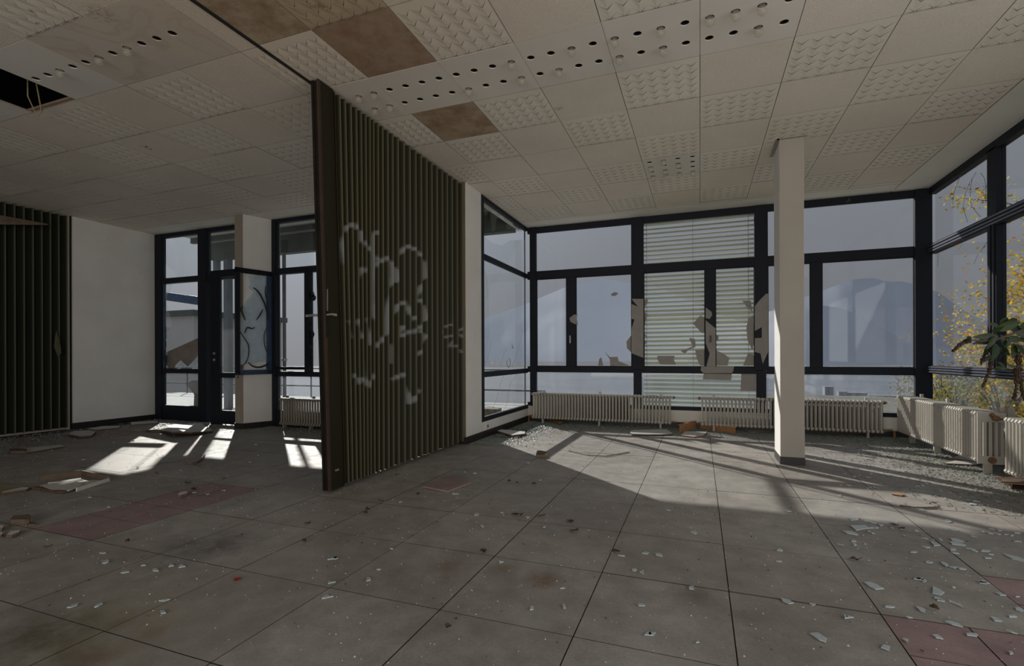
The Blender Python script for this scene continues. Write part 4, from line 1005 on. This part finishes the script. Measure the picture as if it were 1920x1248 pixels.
# ------------------------------------------------------------------ plant branch at right, inside
M_pl = leafmat('dark_green_leaf', (.018, .034, .009), .2); M_pl2 = leafmat('mid_green_leaf', (.035, .06, .014), .3)
pla = empty('drooping_plant', (0, 0, 0)); tag(pla, 'dark green branch with drooping seed heads hanging in at the right edge', 'plant')
D = 3.0
def PX(a, b_, dz=0): return atd(1760 + a * .17621, 560 + b_ * .17621, D + dz)
MB().tube([Vector((3.95, 1.75, 0)), Vector((3.9, 1.8, .6)), PX(1120, 260), PX(900, 330), PX(760, 380), PX(620, 430), PX(480, 450), PX(340, 440)], [.012, .011, .009, .008, .007, .006, .005, .004], 7).build('stem', M_twig, pla)
def pleaf(a0, b0, a1, b1, w, bend=0, mat=M_pl, dz=0):
    p0, p1 = PX(a0, b0, dz), PX(a1, b1, dz + random.uniform(-.06, .06)); ax = p1 - p0; L_ = ax.length; t = ax.normalized()
    s_ = t.cross(Fw).normalized(); nn = t.cross(s_); v = []; n = 8; f = []
    for i in range(n + 1):
        u = i / n; ww = w * L_ * (sin(pi * min(1, u ** .75)) ** .9) * .5 + .0006; c = p0 + ax * u + Up * bend * L_ * 4 * u * (1 - u)
        for q, fo in ((-1, .25), (-.5, .1), (0, 0), (.5, .1), (1, .25)): v.append(tuple(c + s_ * ww * q + nn * ww * fo + nn * .002 * (i % 2)))
    for i in range(n):
        for j in range(4): f.append((i * 5 + j, i * 5 + j + 1, i * 5 + 6 + j, i * 5 + 5 + j))
    me = bpy.data.meshes.new('leaf'); me.from_pydata(v, [], f); me.materials.append(mat)
    for p in me.polygons: p.use_smooth = True
    link('leaf', me, pla)
for q in [(640, 400, 355, 408, .28), (640, 420, 350, 480, .3, .02), (560, 470, 470, 590, .4), (600, 330, 880, 250, .32, .02, M_pl2), (640, 310, 740, 205, .5, 0, M_pl2), (700, 300, 835, 210, .4), (560, 350, 700, 290, .4, 0, M_pl2),
          (640, 300, 525, 255, .35), (760, 330, 960, 330, .35), (800, 350, 1000, 420, .35), (720, 420, 900, 440, .4), (620, 480, 560, 660, .35), (560, 600, 440, 690, .35, .05), (600, 730, 720, 750, .4, .06), (620, 670, 720, 755, .3, .1, M_pl2),
          (570, 740, 700, 760, .25), (800, 470, 780, 640, .4), (830, 480, 900, 600, .5), (860, 380, 1010, 500, .4), (700, 540, 640, 640, .35), (720, 700, 830, 735, .35), (900, 640, 1000, 720, .4), (850, 300, 1000, 260, .35, 0, M_pl2), (300, 400, 345, 470, .45),
          (660, 380, 720, 560, .3), (760, 400, 720, 520, .35), (600, 400, 500, 540, .35), (640, 520, 760, 600, .3)]: pleaf(*q)
def seedhead(pts, r, nm=260):
    P = [PX(a, b_, .02) for a, b_ in pts]; b = MB(); b.tube(P, .003, 5)
    for k in range(nm):
        t = random.random() * (len(P) - 1); i = min(int(t), len(P) - 2); c = P[i].lerp(P[i + 1], t - i); rr = r * (1 - .55 * t / (len(P) - 1))
        c = c + Vector((random.gauss(0, rr), random.gauss(0, rr), random.gauss(0, rr))) * .6; s_ = random.uniform(.003, .0065)
        b.add([c + Vector((s_, 0, 0)), c + Vector((-s_ * .5, s_ * .8, 0)), c + Vector((-s_ * .5, -s_ * .8, 0)), c + Vector((0, 0, s_ * 1.4)), c - Vector((0, 0, s_ * 1.4))], [(0, 1, 3), (1, 2, 3), (2, 0, 3), (1, 0, 4), (2, 1, 4), (0, 2, 4)])
    b.build('seed_head', simple('brown_seed_head', (.06, .035, .018), .8, .4, 40), pla)
seedhead([(330, 440), (270, 460), (210, 500), (155, 555)], .010)
seedhead([(560, 620), (550, 740), (510, 840), (465, 940)], .009)
seedhead([(850, 580), (830, 750), (830, 900), (800, 1080)], .012, 420)
seedhead([(860, 600), (860, 800), (880, 950), (910, 1070)], .011, 380)
seedhead([(560, 520), (500, 580), (450, 690)], .01, 160)

# ------------------------------------------------------------------ socket on the wall
so = MB().box(-1.05, -1.042, 4.20, 4.30, .10, .17); so = so.build('wall_socket', M_cream); tag(so, 'small cream wall socket with a dark hole low on the white bay wall', 'socket')
MB().lathe([(.018, 0), (.018, .003), (0, .003)], (-1.042, 4.27, .135), 12, 'x').build('socket_hole', M_base, so)

# ------------------------------------------------------------------ debris
def board(name, corners, th, mat, label, z=.004, tilt=None, cat='board', edge=None, group=None, jag=0):
    P = []
    for c in corners:
        p = atz(c[0], c[1], z); zz_ = c[2] if len(c) > 2 else 0
        if zz_: p = atz(c[0], c[1], z + zz_)
        P.append(p)
    if jag:
        Q = []
        for i, p in enumerate(P):
            q = P[(i + 1) % len(P)]; Q.append(p)
            for t in (.3, .6):
                w_ = p.lerp(q, t); w_ += Vector((random.uniform(-jag, jag), random.uniform(-jag, jag), 0)); Q.append(w_)
        P = Q
    n = len(P); b = MB(); vs = [p.copy() for p in P] + [p + Vector((0, 0, th)) for p in P]
    b.mi = 0; b.add(vs, [list(range(n, 2 * n))]); b.mi = 1; b.add(vs, [list(range(n))[::-1]] + [(i, (i + 1) % n, n + (i + 1) % n, n + i) for i in range(n)])
    o = b.build(name, [mat, edge or M_wood]); tag(o, label, cat, group); return o
g8 = 230 / 1920
board('fallen_panel', [(300, 809), (313, 799), (345, 797), (376, 795), (388, 803, .0), (400, 810), (360, 813, .03), (321, 812, .05)], .022, M_panel, 'large broken white panel lying in front of the open door', .004, edge=M_woodd)
board('fallen_panel', [(272, 808), (300, 805), (330, 806), (320, 809), (285, 810)], .012, M_wood, 'narrow splinter sticking out left of the large white panel')
board('fallen_panel', [(128, 817), (138, 811), (168, 810), (180, 812), (172, 819), (148, 821)], .025, M_panel, 'small white slab with dark edge near the left partition', .01, edge=M_woodd)
board('thin_board', [(163, 805), (190, 800), (228, 799), (222, 803), (180, 807)], .012, M_panel, 'thin pale board lying along the foot of the white wall', .004, edge=M_woodd)
board('thin_board', [(245, 793), (295, 790), (296, 794), (246, 798)], .018, M_panel, 'short pale strip by the skirting left of the dark window frame')
board('fallen_panel', [(20, 849), (52, 841), (112, 835), (122, 838), (50, 850)], .012, M_panel, 'long thin pale board lying at far left below the green partition', .004, edge=M_woodd)
board('thin_board', [(18, 846), (30, 845), (50, 846), (50, 850), (20, 850)], .03, M_woodd, 'brown block at the near end of the thin pale board')
# broken tray-like panel, rims standing
tz = empty('broken_ceiling_cassette', (0, 0, 0)); tag(tz, 'broken white cassette panel with upturned brown rims on the left floor', 'panel')
def rim(p, q, h_, nm='rim', mat=M_wood, th=.012):
    p, q = atz(*p), atz(*q); dd = (q - p).normalized(); s_ = Vector((-dd.y, dd.x, 0)) * th
    MB().prism([p, q, q + s_, p + s_], (0, 0, h_)).build(nm, mat, tz)
rim((75, 904), (152, 892), .055); rim((152, 892), (200, 902), .05); rim((203, 902), (142, 921), .03, mat=M_panel); 
def slab(pts, z, th, nm, mat, par=tz, jag=.012):
    P = []
    for i, c in enumerate(pts):
        p = atz(c[0], c[1], z); q = atz(*pts[(i + 1) % len(pts)], z); P += [p, p.lerp(q, .5) + Vector((random.uniform(-jag, jag), random.uniform(-jag, jag), 0))]
    MB().prism(P, (0, 0, th)).build(nm, mat, par)
slab([(75, 912), (120, 904), (150, 906), (152, 910), (128, 921), (95, 920)], .012, .012, 'panel_sheet', M_panel)
slab([(90, 906), (152, 897), (156, 901), (120, 905)], .02, .008, 'panel_sheet', M_panel); slab([(152, 905), (182, 901), (198, 904), (150, 918), (142, 912)], .004, .008, 'panel_sheet', M_panel)
slab([(56, 917), (95, 916), (130, 921), (118, 925), (90, 922)], .003, .02, 'splinter', M_woodd)
board('mossy_board', [(-30, 925), (-30, 906), (0, 909), (44, 916), (20, 922)], .01, simple('mossy_board_face', (.26, .24, .13), .8, .2, 6), 'flat mossy yellow board at the left edge of the picture', .003, edge=M_woodd)
board('thin_board', [(2, 928), (50, 921), (55, 918), (42, 917), (5, 925)], .018, M_panel, 'pale splintered lath lying along the mossy board', .003, edge=M_woodd)
board('wood_block', [(20, 984), (24, 976), (54, 973), (60, 981), (50, 984)], .035, M_wood, 'brown wood block near the left edge of the floor', .002, jag=.006)
board('wood_block', [(54, 986), (58, 981), (66, 983), (66, 986)], .012, M_woodd, 'dark splinter beside the brown wood block')
board('plaster_piece', [(12, 1008), (20, 1001), (38, 999), (36, 1003), (22, 1009)], .02, M_panel, 'white broken plaster piece at lower left, largest of three', .002)
board('plaster_piece', [(-4, 996), (0, 989), (8, 991), (4, 996)], .02, M_panel, 'white plaster piece touching the left picture edge, upper one', .002)
board('plaster_piece', [(-4, 1006), (0, 1001), (6, 1003), (3, 1007)], .015, M_panel, 'white plaster piece touching the left picture edge, lower one', .002)
board('plaster_piece', [(333, 933), (338, 928), (351, 926), (351, 930), (339, 934)], .025, M_panel, 'small pale plaster stick on the red floor boards', .002)
board('loose_red_board', [(793, 913.5), (845, 893.5), (883, 906), (840, 923)], .012, M_red, 'loose red square board lying near the partition', .004, edge=M_red)
board('wood_block', [(1005, 857), (1007, 848), (1024, 851), (1026, 858)], .03, M_woodd, 'small brown wood block at the edge of the sunny patch', .002)
board('fallen_panel', [(930, 809), (933, 806), (985, 811), (984, 815), (960, 818)], .018, M_panel, 'white board leaning low beside the black skirting of the bay', .012, edge=M_woodd)
board('wood_block', [(1025, 790), (1035, 788), (1058, 793), (1050, 797)], .03, M_orange, 'orange wood piece in the glass rubble by the left back radiator', .004)
board('fallen_panel', [(1181, 812), (1184, 808), (1250, 806), (1262, 815), (1236, 816), (1186, 816)], .015, M_panel, 'flat white panel in front of the left back radiator', .006, edge=M_woodd)
ob = empty('orange_cassette', (0, 0, 0)); tag(ob, 'L-shaped upturned orange brown cassette rim below the middle back window', 'panel')
def orim(p, q, h_, m_): 
    p, q = atz(*p), atz(*q); dd = (q - p).normalized(); s_ = Vector((-dd.y, dd.x, 0)) * .016
    b = MB(); b.mi = 0; b.prism([p, q, q + s_, p + s_], (0, 0, h_)); b.build('rim', M_orange, ob)
    MB().prism([p + Vector((0, 0, h_)), q + Vector((0, 0, h_)), q + s_ * 2.4 + Vector((0, 0, h_)), p + s_ * 2.4 + Vector((0, 0, h_))], (0, 0, .008)).build('rim_edge', m_, ob)
orim((1276, 811), (1312, 801), .10, M_orange); orim((1312, 803), (1378, 813), .09, M_panel)
board('fallen_panel', [(1277, 817), (1284, 810), (1326, 811), (1318, 818), (1300, 820)], .014, M_panel, 'broken white panel lying against the orange cassette', .004, edge=M_orange)
board('fallen_panel', [(1385, 801), (1418, 799), (1446, 810), (1408, 813)], .010, simple('grey_board_face', (.38, .36, .31), .7, .1, 6), 'grey square board lying just left of the column', .004)
board('fallen_panel', [(1780, 862), (1800, 856), (1838, 857), (1868, 864), (1830, 868)], .02, M_panel, 'pale panel pushed under the end of the right radiator', .004, edge=M_wood)
board('thin_board', [(1770, 870), (1790, 865), (1850, 868), (1830, 873)], .012, M_panel, 'long pale strip below the end of the right radiator', .004, edge=M_wood)
bxo = empty('upturned_box', (0, 0, 0)); tag(bxo, 'upturned brown board over a dark opening at the right edge', 'board')
P = [atz(1864, 905), atz(1905, 919), atz(1960, 921), atz(1960, 905)]
MB().prism([p + Vector((0, 0, .04)) for p in P[:1]] + [atz(1905, 919) + Vector((0, 0, .002)), atz(1960, 921) + Vector((0, 0, .002)), atz(1960, 905) + Vector((0, 0, .05))], (0, 0, .008)).build('board_face', M_woodd, bxo)
MB().prism([atz(1878, 899, .05), atz(1960, 903, .05), atz(1960, 908, .05), atz(1878, 905, .05)], (0, 0, .012)).build('board_edge', M_wood, bxo)
MB().prism([atz(1895, 917), atz(1898, 917), atz(1898, 914), atz(1895, 914)], (0, 0, .05)).build('nail', M_metal, bxo)
tag(MB().lathe([(0, .0), (.018, 0), (.018, .014), (.013, .02), (0, .02)], tuple(atz(1574, 811, .002)), 12).build('bottle_cap', simple('blue_plastic', (.01, .06, .22), .4)), 'bright blue bottle cap behind the column under the back radiator', 'bottle cap')
rp = atz(445, 1085, .006)
tag(MB().tube([rp + Vector((.012 * cos(a), .012 * sin(a), 0)) for a in [k * .6 for k in range(10)]], .004, 6).build('plastic_ring', simple('red_plastic', (.30, .01, .012), .4)), 'small bright red plastic ring on the grey floor', 'ring')
def cord(pts, r, mat, label, cat, name, z=.008):
    P = [atz(a, b_, z) for a, b_ in pts]; tag(MB().tube(P, r, 6).build(name, mat), label, cat)
cord([(384, 852), (380, 860), (370, 866), (362, 870)], .008, M_wood, 'curved brown twig ending at the sun stripes, left room', 'twig', 'twig')
cord([(345, 868), (360, 867), (378, 872)], .010, M_wood, 'straight brown twig at the foot of the curved twig', 'twig', 'twig')
cord([(1066, 844), (1102, 853), (1135, 855), (1180, 847)], .005, M_wood, 'thin bent wire lying across the large sunny patch', 'wire', 'bent_wire')
cord([(1687, 947), (1715, 951), (1740, 951), (1762, 950)], .006, M_wood, 'dry plant stalk lying in the sunny patch at right', 'stalk', 'dry_stalk')
cord([(1140, 1040) if False else (1010, 967), (1022, 964)], .004, M_leaf, 'tiny dark twig on the floor joint near the middle', 'twig', 'twig')
board('lath', [(1672, 927), (1680, 924), (1697, 928), (1690, 930)], .006, M_orange, 'short orange lath lying in the sun right of the column')

# dry leaves
leafspots = [(966, 966, 'reddish curled leaf left of the red brown joint crossing'), (977, 967, ''), (1070, 978, ''), (1076, 995, ''), (690, 956, ''), (686, 962, ''), (577, 981, ''), (714, 940, ''), (1155, 1034, ''), (905, 1035, ''), (840, 1178, ''), (1750, 1141, ''),
             (1752, 944, ''), (454, 1002, ''), (90, 1026, ''), (362, 918, ''), (295, 888, ''), (420, 897, ''), (353, 906, ''), (1675, 985, ''), (1690, 1012 - 20, ''), (955, 902, ''), (783, 928, ''), (970, 906, ''), (240, 1015, ''), (570, 1015, ''), (260, 800 + 77, ''), (1605, 1050, ''), (1000, 878 + 30, ''), (745, 890, '')]
for k, (px, py, _) in enumerate(leafspots):
    c = atz(px, py, .004); r = random.uniform(.014, .026); a0 = random.uniform(0, 6.28); b = MB(); n = 7; v = [(0, 0, .004)]
    for q in range(n):
        a = a0 + q * 2 * pi / n; rr = r * random.uniform(.5, 1.15); v.append((rr * cos(a) * 1.3, rr * sin(a) * .8, random.uniform(0, .02)))
    b.add(v, [(0, 1 + q, 1 + (q + 1) % n) for q in range(n)]); o = b.build('dry_leaf', M_leaf); o.location = c
    tag(o, 'small curled dark brown dry leaf lying on the floor', 'leaf', 'dry leaves on the floor')

# glass shards lying on the floor near the right
f1 = lambda a, b_: (1560 + a * .1875, 930 + b_ * .1875)
f2 = lambda a, b_: (1560 + a * .1875, 1060 + b_ * .1875)
named = [(f2, [(320, 172), (375, 168), (450, 195), (520, 235), (435, 242), (370, 210)], 'long pale glass shard on the grey floor left of the triangular shard'),
         (f2, [(1010, 212), (1060, 235), (1125, 272), (1085, 300), (1005, 280)], 'triangular pale glass shard, biggest in the right foreground'),
         (f2, [(832, 410), (880, 420), (935, 445), (930, 475), (880, 455)], 'curved glass shard touching a dark crumb at right foreground'),
         (f2, [(1340, 685), (1400, 680), (1460, 695), (1450, 715), (1350, 700)], 'long thin glass shard lying on the red floor boards'),
         (f2, [(1765, 868), (1800, 866), (1812, 885), (1780, 892)], 'small round glass piece on the red boards at lower right'),
         (f2, [(1830, 428), (1880, 425), (1915, 450), (1900, 465), (1840, 445)], 'glass shard at the right edge above the red boards'),
         (f2, [(1630, 272), (1690, 278), (1745, 305), (1680, 300)], 'slim glass shard beside the joint left of the upper red board'),
         (f1, [(180, 295), (330, 295), (450, 320), (350, 325), (240, 345)], 'large pointed glass shard in the cluster below the sunny patch'),
         (f1, [(165, 215), (260, 212), (268, 238), (190, 245)], 'pale glass shard at the upper end of the right floor cluster'),
         (f1, [(100, 348), (200, 355), (265, 385), (250, 395), (150, 375)], 'long glass shard at the lower left of the right floor cluster'),
         (f1, [(980, 450), (1030, 465), (1085, 495), (1020, 500)], 'broad glass shard touching a floor joint at right'),
         (f1, [(1180, 425), (1240, 425), (1320, 455), (1300, 462), (1200, 445)], 'upper of two parallel glass shards at right'),
         (f1, [(1175, 460), (1240, 460), (1340, 490), (1330, 500), (1200, 482)], 'lower of two parallel glass shards at right'),
         (f1, [(1700, 575), (1850, 610), (1950, 640), (1950, 665), (1800, 630)], 'large blue grey glass shard at the right picture edge'),
         (lambda a, b_: (1200 + a * .375, 900 + b_ * .375), [(850, 768), (890, 766), (935, 795), (930, 812), (895, 800)], 'lone pale glass shard at the bottom, left of the red boards')]
def shard(P, label, group=None, mat=None, z=.003):
    o = MB().prism(P, (0, 0, .005)).build('glass_shard', mat or M_shard); tag(o, label, 'glass shard', group)
for fn, pts, lab in named: shard([atz(*fn(a, b_), .002) for a, b_ in pts], lab)
small = [f1(a, b_) for a, b_ in [(300, 235), (360, 250), (410, 268), (480, 290), (370, 310), (430, 315), (370, 355), (400, 370), (600, 318), (690, 325), (620, 262), (850, 350), (720, 395), (940, 425), (940, 510), (100, 490), (220, 450), (222, 487), (330, 480), (820, 560), (970, 665), (1130, 683), (1215, 715), (1300, 728), (870, 830), (1210, 535), (1230, 570), (1380, 530), (1420, 550), (1410, 405), (1080, 435), (1540, 550), (1545, 620), (1590, 585), (1510, 355), (1570, 370), (1650, 378), (1600, 330), (1680, 345), (1800, 395), (1740, 385), (1850, 370), (1860, 455), (1150, 250), (1210, 335), (1160, 250), (1500, 865)]] + \
        [f2(a, b_) for a, b_ in [(1065, 335), (1100, 355), (1200, 365), (1260, 392), (870, 135), (920, 150), (575, 415), (150, 517), (740, 752), (1050, 715), (1640, 540), (1800, 510), (1215, 583), (765, 520), (1800, 670), (1855, 315), (1510, 170), (1215, 220), (540, 820)]] + \
        [(1200 + a * .375, 900 + b_ * .375) for a, b_ in [(140, 150), (270, 263), (30, 365), (95, 373), (700, 350), (695, 407), (50, 770), (9, 625), (255, 540), (735, 607), (868, 622), (1035, 685), (1410, 150), (740, 155), (1000, 75), (1150, 38), (1190, 42), (290, 810), (1280, 70)]] + \
        [(560 + a * .3542, 840 + b_ * .3542) for a, b_ in [(820, 238), (835, 242), (940, 352), (1210, 367), (972, 413), (1300, 418), (1075, 341), (423, 643), (370, 693), (195, 583), (490, 533), (165, 712), (150, 790), (1068, 604), (1860, 985), (1710, 570), (1775, 645), (1820, 657), (1400, 742), (1235, 848), (1405, 840), (935, 133), (880, 125), (1215, 78), (1280, 170), (540, 285), (970, 15)]] + \
        [(a * .391, 760 + b_ * .391) for a, b_ in [(430, 440), (745, 790), (600, 800), (685, 768), (820, 770), (870, 772), (490, 708), (470, 960), (350, 962), (785, 935), (995, 425), (1075, 408), (930, 418), (1160, 490), (520, 487), (1600, 733), (1565, 918), (1200, 272), (1225, 188), (1240, 240), (870, 310), (400, 260), (780, 992), (510, 750)]] + \
        [(1400 + a * .2724, 700 + b_ * .2724) for a, b_ in [(650, 770), (700, 770), (830, 790), (880, 785), (860, 690), (740, 710), (630, 640), (680, 690), (840, 715), (1210, 770), (1330, 810), (1400, 820), (1470, 850), (1520, 870), (1580, 880), (1620, 905), (1660, 910), (1560, 900), (1240, 760), (1180, 775), (1790, 840), (1720, 880), (640, 845), (1090, 590), (1110, 595), (1900, 800)]]
for px, py in small:
    c = atz(px, py, .002); r = random.uniform(.012, .03); a0 = random.uniform(0, 6.28); n = random.choice((3, 4, 5)); asp = random.uniform(.35, .8); ro = random.uniform(0, 3.14)
    P = []
    for q in range(n):
        a = a0 + q * 2 * pi / n; rr = r * random.uniform(.6, 1.2); x, y = rr * cos(a), rr * sin(a) * asp; P.append(c + Vector((x * cos(ro) - y * sin(ro), x * sin(ro) + y * cos(ro), 0)))
    shard(P, 'small pale chip of window glass scattered on the floor boards', 'small glass chips on the floor')
# countless crumbs: broken glass below the windows, grit all over
def crumbs(name, n, zone, smin, smax, mat, label, flat=.5):
    v = []; f = []
    k = 0
    while k < n:
        x, y = zone(); s_ = random.uniform(smin, smax); a = random.uniform(0, 6.28); o = len(v); hz = random.uniform(.2, 1) * s_ * flat
        z0 = .001 + random.random() * .004
        for q in range(3):
            rr = s_ * random.uniform(.4, 1.1); v.append((x + rr * cos(a + q * 2.1), y + rr * sin(a + q * 2.1), z0 + (hz if q == 0 else 0)))
        v.append((x + s_ * .3 * cos(a), y + s_ * .3 * sin(a), z0 + hz + .002)); f += [(o, o + 1, o + 3), (o + 1, o + 2, o + 3), (o + 2, o, o + 3), (o, o + 2, o + 1)]; k += 1
    me = bpy.data.meshes.new(name); me.from_pydata(v, [], f); me.materials.append(mat)
    tag(link(name, me), label, 'broken glass', kind='stuff')
def z_back():
    if random.random() < .5: return random.uniform(-1.0, 4.2), 5.9 - abs(random.gauss(0, .32))
    if random.random() < .62: return 4.2 - abs(random.gauss(0, .5)), random.uniform(2.4, 5.9)
    return -1.0 + abs(random.gauss(0, .3)), random.uniform(3.6, 5.9)
def z_left():
    if random.random() < .55: return random.uniform(-7.1, -1.3), 4.0 - abs(random.gauss(0, .28))
    return -7.05 + abs(random.gauss(0, .8)), random.uniform(1.2, 4.0)
def z_all():
    while True:
        t = random.random() ** 1.6; x, y = random.uniform(-7, 4.25), 5.9 - 6.5 * t
        if x < -1.2 and y > 3.95: continue
        return x, y
crumbs('broken_glass', 15000, z_back, .004, .018, M_greenglass, 'green grey broken glass rubble heaped along the bay radiators', .55)
crumbs('broken_glass', 4500, z_back, .004, .022, M_grit, 'pale glass splinters strewn along the bay windows', .3)
crumbs('broken_glass', 3800, z_left, .006, .026, M_grit, 'pale glass splinters strewn along the left room windows', .5)
crumbs('floor_grit', 5200, z_all, .002, .006, M_chipw, 'fine white grit scattered over the whole floor', .6)
crumbs('floor_grit', 1400, z_all, .003, .009, M_leaf, 'fine dark crumbs scattered over the whole floor', .6)
